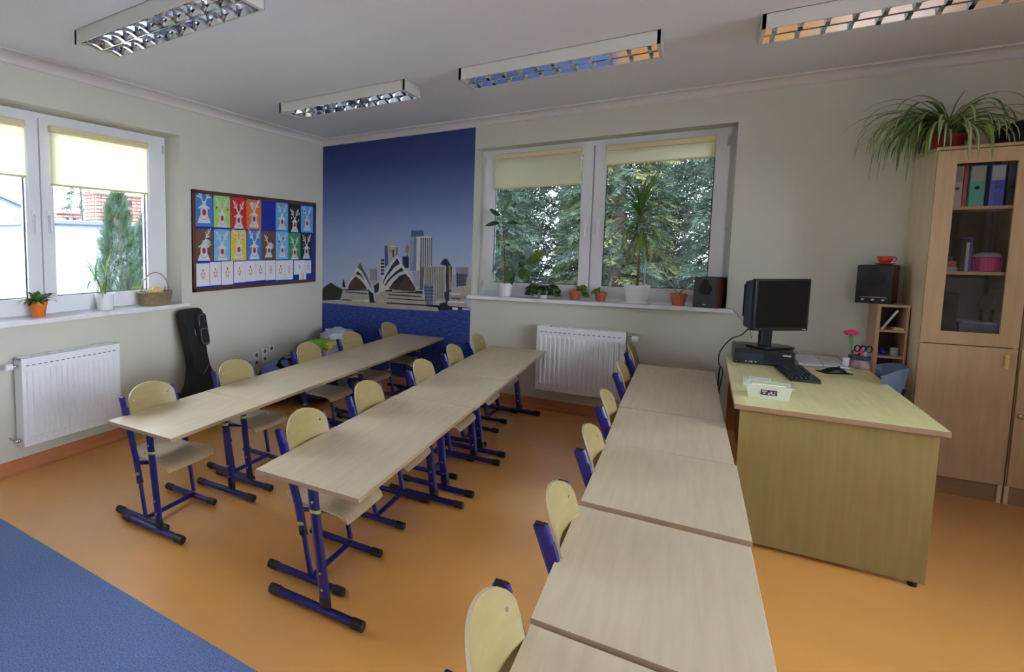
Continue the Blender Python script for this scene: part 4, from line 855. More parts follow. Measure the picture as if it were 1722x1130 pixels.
# grey chair behind the desk
def office_chair():
    K['greyf']=mat('grey_blue_plastic',(84,98,120),.5,bump=.1,bscale=200)
    t=thing('teacher_chair','grey-blue plastic chair pushed behind the teacher\'s desk','chair',(4.44,-.75,0),PI-.12)
    m=MB(); n=12; rows=[.50,.54,.60,.66,.72,.765,.79,.80]; vs=[]
    for th in (0,.01):
        for z in rows:
            w_=.20 if z<.74 else .20*math.sqrt(max(0,1-((z-.74)/.064)**2.4))+.02
            for k in range(n+1):
                y=-w_+2*w_*k/n; vs.append((-.065-.10*(z-.5)+.10*(y/.2)**2+th*1.0, y, z))
    nc=n+1; nr=len(rows); o_=nr*nc; fs=[]
    for i in range(nr-1):
        for j in range(n):
            q=(i*nc+j,i*nc+j+1,(i+1)*nc+j+1,(i+1)*nc+j); fs.append(q[::-1]); fs.append(tuple(o_+k for k in q))
        for e in (0,n): fs.append((i*nc+e,(i+1)*nc+e,o_+(i+1)*nc+e,o_+i*nc+e))
    for j in range(n):
        for i in (0,nr-1): fs.append((i*nc+j,i*nc+j+1,o_+i*nc+j+1,o_+i*nc+j))
    m.add(vs,fs); smooth_angle(m.build('backrest','greyf',t,smooth=True),1.0)
    m=MB(); m.prism(rrect(-.05,-.2,.33,.2,.06),lambda a,b,q:(a,b,q),.42,.445); m.build('seat','greyf',t,bevel=.008)
    for s in (-1,1):
        m=MB(); m.tube([(-.02,s*.19,.42),(-.062,s*.192,.60),(-.07,s*.19,.70)],.011,8); m.build('back_support','cap',t,smooth=True)
        m=MB(); m.tube([(-.02,s*.17,.42),(-.07,s*.20,.005)],.011,8); m.build('leg','cap',t,smooth=True)
        m=MB(); m.tube([(.28,s*.17,.42),(.32,s*.20,.005)],.011,8); m.build('leg','cap',t,smooth=True)
office_chair()
# cables
def cable(name,pts,r,lab,mt='cap'):
    P=[Vector(p) for p in pts]; out=[]
    for i in range(len(P)-1):
        p0=P[max(i-1,0)];p1=P[i];p2=P[i+1];p3=P[min(i+2,len(P)-1)]
        for k in range(6):
            s=k/6; out.append(.5*((2*p1)+(p2-p0)*s+(2*p0-5*p1+4*p2-p3)*s*s+(3*p1-p0-3*p2+p3)*s**3))
    out.append(P[-1])
    tag(MB().tube([tuple(p) for p in out],r,6).build(name,mt,smooth=True),lab,'cable')
cable('monitor_cable',[(3.85,-.42,.95),(3.80,-.38,.87),(3.74,-.37,.83),(3.685,-.40,.74),(3.680,-.44,.66),(3.705,-.45,.60),(3.69,-.46,.45),(3.70,-.40,.2),(3.76,-.30,.012)],.004,'black cable looping down from the monitor past the desk edge')
cable('power_cable',[(3.70,-.012,.56),(3.695,-.05,.50),(3.69,-.14,.25),(3.72,-.2,.012)],.005,'thick black cable hanging at the back wall left of the teacher\'s desk')
cable('speaker_cable',[(3.66,-.02,1.02),(3.73,-.055,1.02),(3.765,-.075,1.0),(3.80,-.1,.95),(3.85,-.16,.88),(3.86,-.25,.83)],.0016,'thin cable running from the window sill speaker to the monitor')
# ------------------------------------------------------------ speakers, cup
K['cherry']=mat('cherry_veneer',(78,34,26),.3,var=.3,vscale=4,stretch=(6,6,1)); K['cone']=mat('speaker_cone',(13,13,16),.7)
def speaker(x,y,z,rz,lab,w_,h,d,knobs):
    t=thing('loudspeaker',lab,'speaker',(x,y,z),rz)
    m=MB(); m.box(-w_/2,-d/2,0,w_/2,d/2,h); m.m=[2,2,0,1,2,1]; m.build('cabinet_box',['black','cherry','blackm'],t,bevel=.003)
    m=MB(); m.tube([(0,-d/2-.001,h*.62),(0,-d/2-.004,h*.62)],w_*.30,24); m.build('woofer','cone',t)
    m=MB(); m.tube([(0,-d/2-.001,h*.87),(0,-d/2-.004,h*.87)],w_*.12,18); m.build('tweeter','cone',t)
    if knobs:
        for k in (-.28,0,.28):
            m=MB(); m.tube([(k*w_,-d/2,h*.10),(k*w_,-d/2-.01,h*.10)],.007,12); m.build('knob','bolt',t)
        MB().box(-w_*.38,-d/2-.0015,h*.16,w_*.38,-d/2,h*.17).build('trim_line','led',t)
    else: MB().box(-.012,-d/2-.0015,h*.09,.012,-d/2,h*.12).build('badge','led',t)
    return t
speaker(3.607,.035,1.016,-.38,'black speaker with cherry sides on the right end of the back window sill',.155,.237,.17,False)
speaker(4.485,-.14,1.118,-.36,'black speaker with control knobs on top of the narrow shelf unit',.168,.25,.155,True)
def cup():
    K['redc']=mat('red_ceramic',(206,52,28),.25); t=thing('coffee_cup','red cup standing on the speaker above the shelf unit','cup',(4.508,-.16,1.3815))
    m=MB(); m.lathe([(.018,.002),(.026,.006),(.034,.022),(.038,.046),(.0355,.046),(.031,.022),(.022,.010)],n=24); m.build('bowl','redc',t,smooth=True)
    m=MB(); m.tube([(.036+.015*math.sin(a),0,.026+.014*math.cos(a)) for a in np.linspace(0,PI,9)],.0035,6); m.build('handle','redc',t,smooth=True)
    t=thing('saucer','thin dark red saucer under the red cup','saucer',(4.508,-.16,1.369))
    K['sau']=mat('saucer_dark',(90,34,30),.3); m=MB(); m.lathe([(.022,0),(.03,.002),(.05,.010),(.048,.012),(.028,.006),(.02,.006)],n=28); m.build('dish','sau',t,smooth=True)
cup()
# things in the shelf unit
K['blu2']=mat('blue_things',(40,54,170),.5); K['yel']=mat('pale_yellow_block',(214,206,150),.6); K['gl']=mat('grey_white',(170,178,182),.4)
o=thing('ruler','white ruler leaning diagonally in the top compartment of the shelf unit','ruler',(4.506,-.2,.9525)); MB().frus([(0,-.01,0),(.012,-.01,0),(.012,.0,0),(0,.0,0)],[(.066,-.01,.128),(.076,-.01,.124),(.076,.0,.124),(.066,.0,.128)]).build('blade','white',o)
tag(MB().box(4.56,-.235,.9525,4.607,-.16,.968).build('eraser_block','yel',bevel=.002),'pale yellow block at the right of the shelf unit\'s top compartment','eraser')
tag(MB().box(4.497,-.235,.7825,4.542,-.15,.79).build('blue_notebook','blu2',bevel=.001),'flat blue notebook in the second compartment of the shelf unit','notebook')
tag(MB().lathe([(.004,0),(.014,.004),(.016,.02),(.008,.034),(.003,.036)],(4.525,-.2,.7905),10).build('toy_figure','blu2'),'small blue object lying on the blue notebook','toy')
o=thing('mug','small grey-white mug in the second compartment of the shelf unit','mug',(4.578,-.2,.7825)); MB().lathe([(.016,0),(.019,.003),(.02,.052),(.017,.052),(.016,.006)],n=16).build('body','gl',o,smooth=True); MB().tube([(.0,-.018-.010*math.sin(a),.026+.014*math.cos(a)) for a in np.linspace(0,PI,8)],.003,6).build('handle','gl',o)
# things behind the cabinet glass
def binder(x,w_,col,col2,lab,name='ring_binder',z=1.7245,h=.235):
    k='bd'+str(int(x*1000)); K[k]=mat('binder_'+k,col,.5,var=.05,vscale=10); K[k+'b']=mat('binder_upper_'+k,col2,.5)
    t=thing(name,lab,'binder',(x,-.30,z),0,'binders on the top cabinet shelf')
    m=MB(); m.box(-w_/2,-.10,0,w_/2,.13,h); m.build('cover',k,t,bevel=.002)
    MB().box(-w_/2+.004,-.1015,h*.62,w_/2-.004,-.099,h-.006).build('spine_label',k+'b',t)
    m=MB(); m.tube([(0,-.1,h*.45),(0,-.1025,h*.45)],.009,12); m.build('finger_ring','black',t)
binder(4.731,.042,(186,176,176),(150,140,130),'cream and red floral-patterned binder behind the cabinet glass')
K['flo']=mat('floral',(170,50,60),.6)
o=thing('red_folder','thin red folder beside the floral binder in the cabinet','folder',(4.762,-.30,1.7245)); MB().box(-.007,-.10,0,.007,.12,.24).build('cover','redm',o)
binder(4.808,.060,(92,186,168),(176,172,160),'teal binder in the middle of the top cabinet shelf')
binder(4.883,.056,(58,72,186),(170,178,190),'blue binder with a white label on the top cabinet shelf')
binder(4.936,.036,(30,40,74),(40,50,90),'dark navy binder at the right of the top cabinet shelf')
m=MB()
o=thing('magazine_holder','black and blue magazine holder on the middle cabinet shelf','holder',(4.80,-.33,1.3445)); m=MB(); m.box(-.03,-.08,0,.0,.1,.19); m.build('black_file','blackm',o); MB().box(.003,-.08,0,.012,.1,.2).build('blue_file','blu2',o); MB().box(-.012,-.083,0,-.0,-.0805,.17).build('grey_spine','gl',o)
o=thing('small_toys','small heap of orange and grey toys on the middle cabinet shelf','toy',(4.74,-.36,1.3445)); K['ora']=mat('orange_toy',(200,90,40),.5); MB().box(-.02,-.03,.03,.022,.03,.06).build('orange_block','ora',o,bevel=.004); MB().box(-.024,-.03,0,.028,.03,.028).build('white_block','gl',o,bevel=.004); MB().box(-.02,-.02,.0605,.01,.02,.09).build('grey_block','slate' if 'slate' in K else 'case',o,bevel=.004)
o=thing('pink_box','magenta box with white tissue on top on the middle cabinet shelf','box',(4.885,-.345,1.3445)); K['mag']=mat('magenta_box',(190,44,130),.5,var=.1,vscale=20); K['tis']=mat('tissue',(176,172,186),.8,bump=.5,bscale=30)
m=MB(); m.lathe([(.05,0),(.06,.004),(.062,.08),(.058,.086)],n=20); m.build('tub','mag',o,smooth=False); m=MB()
m.lathe([(.058,.086),(.05,.104),(.025,.112),(.004,.106)],n=14); m.build('tissue','tis',o,smooth=True)
o=thing('black_case','tall black case at the left of the bottom glass compartment','case',(4.745,-.33,.9235)); MB().box(-.035,-.08,0,.035,.1,.29).build('body','blackm',o,bevel=.004)
o=thing('blue_folders','flat stack of blue and white folders in the bottom glass compartment','folder',(4.87,-.32,.9235)); MB().box(-.08,-.1,0,.08,.1,.10).build('lower_box','bay',o); MB().frus([(-.085,-.11,.101),(.08,-.11,.101),(.08,.1,.101),(-.085,.1,.101)],[(-.085,-.11,.118),(.08,-.11,.112),(.08,.1,.112),(-.085,.1,.118)]).build('blue_folder','blu2',o); MB().box(-.07,-.105,.119,.06,.08,.123).build('white_folder','gl',o)
o=thing('black_cup','black cup on the folders in the bottom glass compartment','cup',(4.92,-.3,1.047)); MB().lathe([(.018,0),(.02,.07),(.03,.075),(.03,.12),(.02,.15),(.006,.155)],n=14).build('body','blackm',o)
K['gbox']=mat('grey_box',(96,98,102),.6)
o=thing('grey_box','plain grey box standing at the back of the bottom glass compartment','box',(4.85,-.09,.9235)); MB().box(-.075,-.05,0,.09,.05,.37).build('body','gbox',o)
# ------------------------------------------------------------ wall sockets
K['sock']=mat('socket_white',(232,232,232),.35); K['hole']=mat('socket_hole',(90,90,90),.6)
for i,(y,z,nn) in enumerate(((-1.205,.365,2),(-1.075,.385,2),(-.965,.40,1))):
    t=thing('wall_socket',['white double wall socket nearest the guitar bag','white wall socket behind the backpack, middle of three','white wall socket farthest from the guitar bag'][i],'socket',(0,y,z))
    for k in range(nn):
        zz=.036-k*.075; m=MB(); m.box(.0005,-.037,zz-.036,.010,.037,zz+.036); m.build('plate','sock',t,bevel=.003)
        m=MB(); m.tube([(.0105,0,zz),(.012,0,zz)],.021,20); m.build('recess','hole',t)
        m=MB(); m.tube([(.012,0,zz-.004),(.020,0,zz-.004)],.004,8); m.build('earth_pin','chrome',t)
# ------------------------------------------------------------ guitar bag
def guitar():
    t=thing('guitar_bag','black nylon guitar bag leaning against the left wall under the sill end','guitar bag',(.30,-2.19,0))
    t.rotation_euler=(0,-.215,0)
    K['zip']=mat('zip_grey',(120,120,125),.4)
    half=[(.0,.0),(.17,.0),(.215,.04),(.228,.14),(.218,.24),(.185,.33),(.15,.37),(.128,.42),(.098,.50),(.092,.60),(.100,.72),(.112,.82),(.116,.93),(.108,.972),(.07,.985),(.0,.987)]
    poly=[(b,a) for b,a in half]
    pts=[(y,z) for y,z in half]+[(-y-.0,z) for y,z in reversed(half[1:-1])]
    m=MB(); m.prism([(-y,z) for y,z in pts][::-1],lambda a,b,q:(q,a,b),-.055,.055); o=m.build('bag_body','nylon',t,bevel=.022); o.modifiers[0].segments=4; 
    m=MB(); m.prism([(a,b) for a,b in rrect(-.0,.66,.108,.935,.03)],lambda a,b,q:(q,a,b),.052,.088); m.build('neck_pocket','nylon',t,bevel=.012)
    m=MB(); m.prism([(a,b) for a,b in rrect(-.10,.045,.195,.235,.05)],lambda a,b,q:(q,a,b),.052,.095); m.build('front_pocket','nylon',t,bevel=.012)
    def zl(pts,r=.0022): return MB().tube(pts,r,5).build('zipper','zip',t)
    zl([(.09,y,z) for y,z in rrect(.012,.675,.098,.80,.025)]); zl([(.09,.01,.83),(.09,.015,.90),(.09,.05,.922),(.09,.09,.92)])
    zl([(.097,-.085,.10),(.097,-.07,.185),(.097,-.02,.218),(.097,.17,.215)]); zl([(.057,-.0,.43),(.057,.05,.47),(.057,.07,.50)])
    MB().tube([(.06,-.025,.81),(.066,-.028,.75)],.004,6).build('zip_pull','chrome',t)
    m=MB(); m.box(-.03,-.275,.20,.03,-.215,.32); m.build('side_grip','nylon',t,bevel=.008)
    m=MB(); m.tube([(.06,-.12,.36),(.085,-.14,.42),(.085,-.12,.50),(.058,-.085,.55)],.012,6); m.build('carry_handle','nylon',t)
guitar()
# ------------------------------------------------------------ soft heaps
def blob(name,mt,c,rad,seed,amp,freq,parent,flat=0,sub=4,sharp=1.0):
    import bmesh
    bm=bmesh.new(); bmesh.ops.create_icosphere(bm,subdivisions=sub,radius=1)
    for v in bm.verts:
        n=v.co.normalized(); d=mnoise.noise(n*freq+Vector((seed,0,0)))+.5*mnoise.noise(n*freq*2.3+Vector((0,seed,0)))+.35*abs(mnoise.noise(n*freq*4.7+Vector((0,0,seed))))*sharp
        r=1+amp*d; v.co=Vector((n.x*rad[0]*r,n.y*rad[1]*r,max(n.z*rad[2]*r,-flat*rad[2])))
    me=bpy.data.meshes.new(name); bm.to_mesh(me); bm.free(); me.materials.append(K[mt] if isinstance(mt,str) else mt)
    me.polygons.foreach_set('use_smooth',[True]*len(me.polygons))
    o=bpy.data.objects.new(name,me); COL.objects.link(o); o.parent=parent; o.location=c; return o
K['bpb']=mat('backpack_blue',(96,122,182),.7,bump=.3,bscale=300,var=.08,vscale=12); K['bplab']=mat('backpack_patch',(206,208,214),.6); K['bpk']=mat('backpack_black',(20,20,26),.8,bump=.3,bscale=200)
t=thing('backpack','blue and black backpack lying on the floor below the wall sockets','backpack',(.33,-1.31,0),.1)
blob('main_body','bpk',(0,.02,.19),(.16,.27,.19),3,.10,1.6,t,.98)
blob('blue_flap','bpb',(.03,.03,.30),(.135,.255,.115),5,.12,1.9,t,.5)
m=MB(); m.frus([(.165,-.10,.20),(.165,-.02,.20),(.165,-.02,.235),(.165,-.10,.235)],[(.178,-.10,.20),(.178,-.02,.20),(.172,-.02,.235),(.172,-.10,.235)]); m.build('pale_patch','bplab',t)
m=MB(); m.tube([(.06,-.05,.40),(.09,0,.44),(.07,.07,.41)],.010,8); m.build('top_loop','bpk',t,smooth=True)
m=MB(); m.tube([(.09,-.10,.40),(.15,-.10,.36),(.17,-.04,.33),(.16,.05,.36),(.10,.09,.41)],.024,8); m.build('shoulder_strap','bpk',t,smooth=True)
m=MB(); m.frus([(.165,-.13,.25),(.165,.0,.25),(.165,.0,.275),(.165,-.13,.275)],[(.182,-.13,.25),(.182,.0,.25),(.178,.0,.275),(.178,-.13,.275)]); m.build('buckle_strap','bpk',t)
K['crate']=mat('grey_crate',(132,138,142),.6); K['bagw']=mat('white_plastic_bag',(214,220,232),.35,trans=.25,bump=.5,bscale=18); K['bagg']=mat('green_plastic_bag',(150,206,50),.35,trans=.2,bump=.5,bscale=18,var=.15,vscale=6); K['bagy']=mat('yellow_plastic_bag',(200,200,90),.4,bump=.5,bscale=18)
t=thing('plastic_crate','grey plastic crate in the room corner under heaped plastic bags','crate',(.36,-.52,0))
for a in ((-.2,-.42,-.19,.42),(.19,-.42,.2,.42),(-.2,-.42,.2,-.41),(-.2,.41,.2,.42)): MB().box(a[0],a[1],.004,a[2],a[3],.37).build('crate_side','crate',t,bevel=.003)
MB().box(-.2,-.42,.001,.2,.42,.012).build('crate_bottom','crate',t); 
m=MB(); m.box(-.21,-.43,.355,.21,-.405,.37); m.box(-.21,.405,.355,.21,.43,.37); m.box(-.21,-.43,.355,-.185,.43,.37); m.box(.185,-.43,.355,.21,.43,.37); m.build('rim','crate',t,bevel=.004)
def bagthing(lab,parts): 
    t=thing('plastic_bag',lab,'bag',(.36,-.5,.3)); 
    for p in parts: blob(p[0],p[1],p[2],p[3],p[4],p[5],p[6],t,p[7],4,2.0)
bagthing('crumpled white plastic bag on top of the heap in the corner',[('upper_fold','bagw',(-.0,.26,.20),(.15,.17,.085),11,.4,2.6,.7)])
bagthing('crumpled bright green plastic bag on the heap in the corner',[('green_fold','bagg',(-.04,-.02,.13),(.15,.24,.062),23,.4,2.8,.7),('yellow_fold','bagy',(.07,.07,.125),(.12,.20,.075),31,.3,2.4,.7)])
bagthing('crumpled white plastic bag hanging out low behind the left desk row',[('lower_fold','bagw',(.16,-.02,.05),(.10,.26,.09),41,.35,2.2,.8)])
t=thing('floor_bag','black cloth bag on the floor under the left desk row','bag',(.62,-1.05,0)); blob('bag_body','bpk',(0,0,.13),(.17,.30,.13),9,.18,1.8,t,.98); m=MB(); m.tube([(0,-.12,.22),(.02,-.06,.31),(.02,.06,.31),(0,.12,.22)],.010,8); m.build('handle','bpk',t,smooth=True)
# black bag on the cabinet
t=thing('black_bag','black bag lying on top of the cabinet behind the spider plant','bag',(5.04,-.30,2.0735)); blob('bag_body','blackm',(0,0,.07),(.165,.15,.075),15,.12,1.6,t,.9); m=MB(); m.box(-.15,-.12,.002,.15,.12,.05); m.build('bag_base','blackm',t,bevel=.02)

# ------------------------------------------------------------ potted plants
K['terra']=mat('terracotta',(186,104,72),.7,var=.12,vscale=18); K['orangepot']=mat('orange_glazed',(216,112,36),.35); K['whitepot']=mat('white_pot',(226,228,228),.3)
K['soil']=mat('soil',(48,36,28),.95,bump=.6,bscale=60); K['stem']=mat('plant_stem',(120,98,66),.8,var=.2,vscale=20); K['gstem']=mat('green_stem2',(86,112,56),.6)
K['leafd']=mat('leaf_dark',(62,92,56),.35,var=.25,vscale=12,trans=.35); K['leafm']=mat('leaf_mid',(92,130,62),.4,var=.25,vscale=12,trans=.4); K['leafl']=mat('leaf_light',(142,166,88),.45,var=.2,vscale=12,trans=.4)
K['leafp']=mat('leaf_pale_stripe',(196,206,158),.5,trans=.3); K['leafg']=mat('leaf_grey',(136,150,120),.5,var=.2,vscale=15,trans=.35); K['leafb']=mat('leaf_dry',(150,132,84),.7); K['leafr']=mat('leaf_rubber_new',(130,150,56),.35,trans=.45); K['leafu']=mat('leaf_underside',(132,150,150),.5,trans=.15)
def pot(t,r,h,mt,rim=True,saucer=None,rb=.72,n=28):
    m=MB(); pr=[(r*rb*.9,.0),(r*rb,.003),(r*.93 if rim else r,h*.80 if rim else h)]
    if rim: pr += [(r,h*.80),(r,h)]
    pr += [(r-.006,h),(r*.86,h-.014)]
    z0=.006 if saucer else 0
    m.lathe([(a,b+z0) for a,b in pr],n=n); o=m.build('pot',mt,t,smooth=True); smooth_angle(o)
    m=MB(); m.lathe([(r*.5,h-.03+z0),(r*.87,h-.018+z0),(r*.5,h-.012+z0),(.002,h-.010+z0)],n=20); m.build('soil','soil',t,smooth=True)
    if saucer: m=MB(); m.lathe([(saucer*.85,0),(saucer,.002),(saucer*1.04,.014),(saucer*.98,.014),(saucer*.92,.006),(.01,.0055)],n=n); m.build('saucer',mt,t,smooth=True)
def blade(t,p0,az,el,L,w_,droop,mt,n=9,fold=.12,cols=2,pw=.6,name='leaf',curl=0):
    pts,sd=arc(p0,az,el,L,droop,n,curl); wid=[w_*max(.06,(math.sin(PI*min(1,(i/n)*.96+.04))**pw)) for i in range(n+1)]
    ms=mt if isinstance(mt,(list,tuple)) else [mt]
    m=MB(); m.strip(pts,wid,sd,(0,0) if len(ms)==1 else (0,1,1,0),fold); o=m.build(name,ms,t,smooth=True); return o
def plant(name,lab,x,y,z,**k): return thing(name,lab,'potted plant',(x,y,z))
# 1 orange pot with leafy fern-like plant
t=plant('potted_fern','bushy green plant in an orange pot on the left window sill',-.085,-3.412,1.008); pot(t,.060,.105,'orangepot',True)
for i in range(44):
    az=R.uniform(0,2*PI); el=R.uniform(.35,1.2); L=R.uniform(.09,.15)
    if i<10: az=R.choice([-PI/2,PI/2])+R.uniform(-.5,.5); L=R.uniform(.12,.18)
    blade(t,(R.uniform(-.015,.015),R.uniform(-.015,.015),.09),az,el,L,.034,R.uniform(.8,1.9),R.choice(['leafm','leafd','leafm']),7,.1,pw=.8)
# 2 dracaena on left sill
def dracaena(t,z0,stems,mts,w_=.012):
    for (bx,by,hx,hy,h,n,L,dr) in stems:
        MB().tube([(bx,by,z0-.02),((bx+hx)/2+.004,(by+hy)/2,z0+h*.5),(hx,hy,z0+h)],[.006,.0055,.0045],8).build('trunk','stem',t,smooth=True)
        for i in range(n):
            q=i/n; az=i*2.399+R.uniform(-.2,.2); el=1.45-q*1.5+R.uniform(-.12,.12)
            blade(t,(hx,hy,z0+h-.02-.05*q),az,el,L*R.uniform(.8,1.05),w_,dr*(.35+q)*R.uniform(.8,1.2),R.choice(mts),8,.15)
t=plant('potted_dracaena','thin spiky dracaena in a white pot in the middle of the left sill',-.08,-2.888,1.008); pot(t,.072,.125,'whitepot',False,rb=.8)
dracaena(t,.115,[(0,0,-.01,.03,.165,20,.20,1.7),(-.01,-.005,-.02,-.065,.15,15,.19,1.7)],['leafm','leafg','leafl'],.013)
# 3 basket
def basket():
    t=thing('wicker_basket','small wicker basket with a tall handle on the left window sill','basket',(-.075,-2.405,1.008))
    K['wick']=mat('wicker',(150,130,98),.7,var=.25,vscale=30)
    m=MB(); rows=11; ns=26
    for i in range(rows):
        z=.006+i*.0088; rx,ry=.085+.012*i/rows,.135+.016*i/rows; ph=(i%2)*PI
        m.tube([((rx+.004*math.sin(13*a+ph))*math.cos(a),(ry+.004*math.sin(13*a+ph))*math.sin(a),z) for a in np.linspace(0,2*PI,79)],.0048,5,cap=False)
    tag(m.build('woven_side','wick',t,smooth=True),kind='stuff')
    m=MB()
    for k in range(ns):
        a=2*PI*k/ns; m.tube([(.083*math.cos(a),.133*math.sin(a),0),(.097*math.cos(a),.151*math.sin(a),.1)],.0035,5)
    tag(m.build('stake','wick',t),kind='stuff')
    m=MB()
    for s in (0,PI): m.tube([((.100+.004*math.sin(20*a+s))*math.cos(a),(.154+.004*math.sin(20*a+s))*math.sin(a),.104+.004*math.cos(20*a+s)) for a in np.linspace(0,2*PI,120)],.0055,5,cap=False)
    m.build('braided_rim','wick',t,smooth=True)
    MB().prism([(.08*math.cos(a),.13*math.sin(a)) for a in np.linspace(0,2*PI,24,endpoint=False)],lambda a,b,q:(a,b,q),.001,.008).build('bottom','wick',t)
    m=MB()
    for s in (0,PI): m.tube([(.003*math.cos(14*a+s),.150*math.cos(a)+.003*math.sin(14*a+s),.09+.175*math.sin(a)) for a in np.linspace(0,PI,60)],.0036,5)
    m.build('handle','wick',t,smooth=True)
    b=thing('basket_filling','dark dried filling inside the wicker basket','filling',(-.075,-2.405,1.058)); K['dry']=mat('dried',(84,60,44),.9,var=.4,vscale=40); blob('dried_heap','dry',(0,0,.012),(.075,.12,.035),2,.25,5,b,.4,4,2)
    b=thing('yellow_cloth','crumpled yellow cloth on top of the basket filling','cloth',(-.075,-2.39,1.105)); K['yc']=mat('yellow_cloth',(226,206,120),.7); blob('cloth_fold','yc',(0,-.005,.012),(.04,.06,.03),7,.4,3.2,b,.5,4,2)
basket()
# 4 rubber plant
def ovate(t,base,az,el,L,w_,droop,mt,pet=.03,roll=None):
    if roll is None: roll=(R.uniform(.75,1.15) if math.cos(az)>0 else -R.uniform(.75,1.15))*(1 if abs(math.cos(az))>.35 else .4)
    p0=Vector(base); e=Vector((math.cos(az)*math.cos(el),math.sin(az)*math.cos(el),math.sin(el)))
    p1=p0+e*pet
    pts,sd=arc(tuple(p1),az,el,L,droop,9)
    wid=[w_*max(.03,math.sin(PI*(i/9)**.9)**.75) for i in range(10)]
    if roll: sd=[tuple(Vector(s)*math.cos(roll)+Vector((0,0,1))*math.sin(roll)) for s in sd]
    m=MB(); m.strip(pts,wid,sd,(0,0),.08); o=m.build('leaf',mt,t,smooth=True)
    MB().tube([tuple(p0),tuple(p1)],.0028,6).build('leaf_stalk','gstem',o)
t=plant('rubber_plant','tall rubber plant with glossy oval leaves in a white pot on the back window sill',2.045,.07,1.016); pot(t,.068,.125,'whitepot',True,rb=.75)
MB().tube([(0,0,.10),(-.01,0,.35),(-.03,0,.60),(-.045,0,.76)],[.008,.007,.006,.004],8).build('trunk','stem',t,smooth=True)
MB().tube([(-.002,0,.20),(.05,-.01,.24),(.12,-.02,.27),(.20,-.02,.32)],[.006,.005,.005,.004],8).build('branch','stem',t,smooth=True)
for a in [((-.045,0,.76),.5,1.25,.14,.045,.3,'leafr'),((-.045,0,.75),2.9,.5,.12,.045,-.2,'leafd'),((-.04,0,.70),3.3,-.1,.12,.05,.2,'leafd'),((-.035,0,.68),.2,.3,.09,.045,.8,'leafd'),((-.035,0,.62),-1.2,.2,.10,.05,.9,'leafd'),
          ((-.02,0,.5),1.5,.1,.09,.04,1.,'leafd'),((-.01,0,.35),3.6,-.6,.13,.05,.7,'leafu'),((-.01,0,.30),3.4,-.9,.13,.05,.5,'leafg'),((.02,0,.30),2.4,.8,.10,.04,.9,'leafu'),
          ((.08,-.01,.26),1.9,1.0,.13,.06,1.4,'leafu'),((.12,-.02,.27),-1.0,-.4,.13,.07,.6,'leafm'),((.14,-.02,.28),-.4,-.7,.12,.055,.4,'leafm'),((.16,-.02,.30),.4,.6,.12,.08,.9,'leafm'),((.20,-.02,.32),.1,.8,.13,.085,.8,'leafr'),((.2,-.02,.31),-1.8,.2,.11,.06,1.2,'leafd'),
          ((.10,-.02,.26),-2.0,-.5,.13,.055,.5,'leafm'),((.06,-.01,.24),-1.2,-.8,.11,.06,.4,'leafd'),((.19,-.02,.33),1.5,1.3,.11,.05,.8,'leafu'),((.05,0,.24),2.2,-.2,.10,.06,.8,'leafd')]: ovate(t,a[0],a[1],a[2],a[3]*1.12,a[4]*1.25,a[5],a[6])
# 5 trailing small plant
t=plant('trailing_plant','low trailing leafy plant in a small white pot on the back sill',2.385,.055,1.016); pot(t,.045,.07,'whitepot',True)
for k in range(11):
    az=k*.62+.2; L=.16 if abs(math.sin(az))<.8 else .11
    pts=[(0,0,.06)]; p=Vector((0,0,.065)); e=1.0
    for i in range(7): 
        p=p+Vector((math.cos(az)*math.cos(e),math.sin(az)*math.cos(e)*.6,math.sin(e)))*L/6; e-=.45; p.z=max(p.z,.004+.004*R.random()); p.y=min(p.y,.09); pts.append(tuple(p))
    MB().tube(pts,.0022,5).build('runner','gstem',t)
    for i in range(2,8):
        ovate(t,pts[i],az+(1 if i%2 else -1)*1.1,.35,.065,.040,.8,R.choice(['leafd','leafm','leafd']),.008)
# 6/7 small terracotta pots
t=plant('small_potted_plant','terracotta pot tilted beside a drooping leafy sprig, left of the mullion',2.655,.085,1.016); 
pot(t,.048,.078,'terra'); t.rotation_euler=(0,-.12,0)
for k in range(9): ovate(t,(.01,0,.07),-.5+k*.22,.75-.22*(k%4),.075,.040,1.6,R.choice(['leafm','leafd','leafl']),.035)
for k in range(4): ovate(t,(.06,-.02,.05),-.9+k*.5,-.2,.06,.04,.9,'leafm',.01)
t=plant('small_potted_plant','small terracotta pot with a short green shoot right of the window mullion',2.850,.085,1.016); pot(t,.047,.078,'terra')
for k in range(5): ovate(t,(-.005,0,.066),2.6+k*.35-.6,.9-.15*k,.06,.030,1.3,'leafl' if k%2 else 'leafm',.02)
# 8 big dracaena
t=plant('potted_dracaena','tall spiky dracaena in a big white pot in the right half of the back window',3.118,.062,1.016); pot(t,.095,.145,'whitepot',True,.105,rb=.82)
MB().tube([(.05,.0,.13),(.05,0,.33),(.052,0,.40)],.007,8).build('support_stick','gl',t)
h0=.14
MB().tube([(0,0,h0-.02),(0.005,0,.35),(-.01,0,.55),(.0,0,.78)],[.011,.009,.008,.006],8).build('trunk','stem',t,smooth=True)
for i in range(110):
    q=i/110; zz=.80-.30*q; az=i*2.399+R.uniform(-.25,.25); el=1.45-1.75*q+R.uniform(-.15,.15)
    L=R.uniform(.22,.36)*(1 if q<.7 else .8)
    mt='leafm' if q<.35 else R.choice(['leafm','leafg','leafl','leafg'])
    if q>.82: mt=R.choice(['leafb','leafl','leafg'])
    # keep leaves off the glass: those aimed at the window are shorter
    if math.sin(az)>.3: L*=.5
    blade(t,(-.005+.01*q,0,zz),az,el,L,.023,(.7+2.0*q)*R.uniform(.7,1.2),mt,9,.15)
for az in (.9,.0,2.6): blade(t,(0,0,.80),az,1.1,.36 if az<2 else .33,.024,.15,'leafm',9,.15)
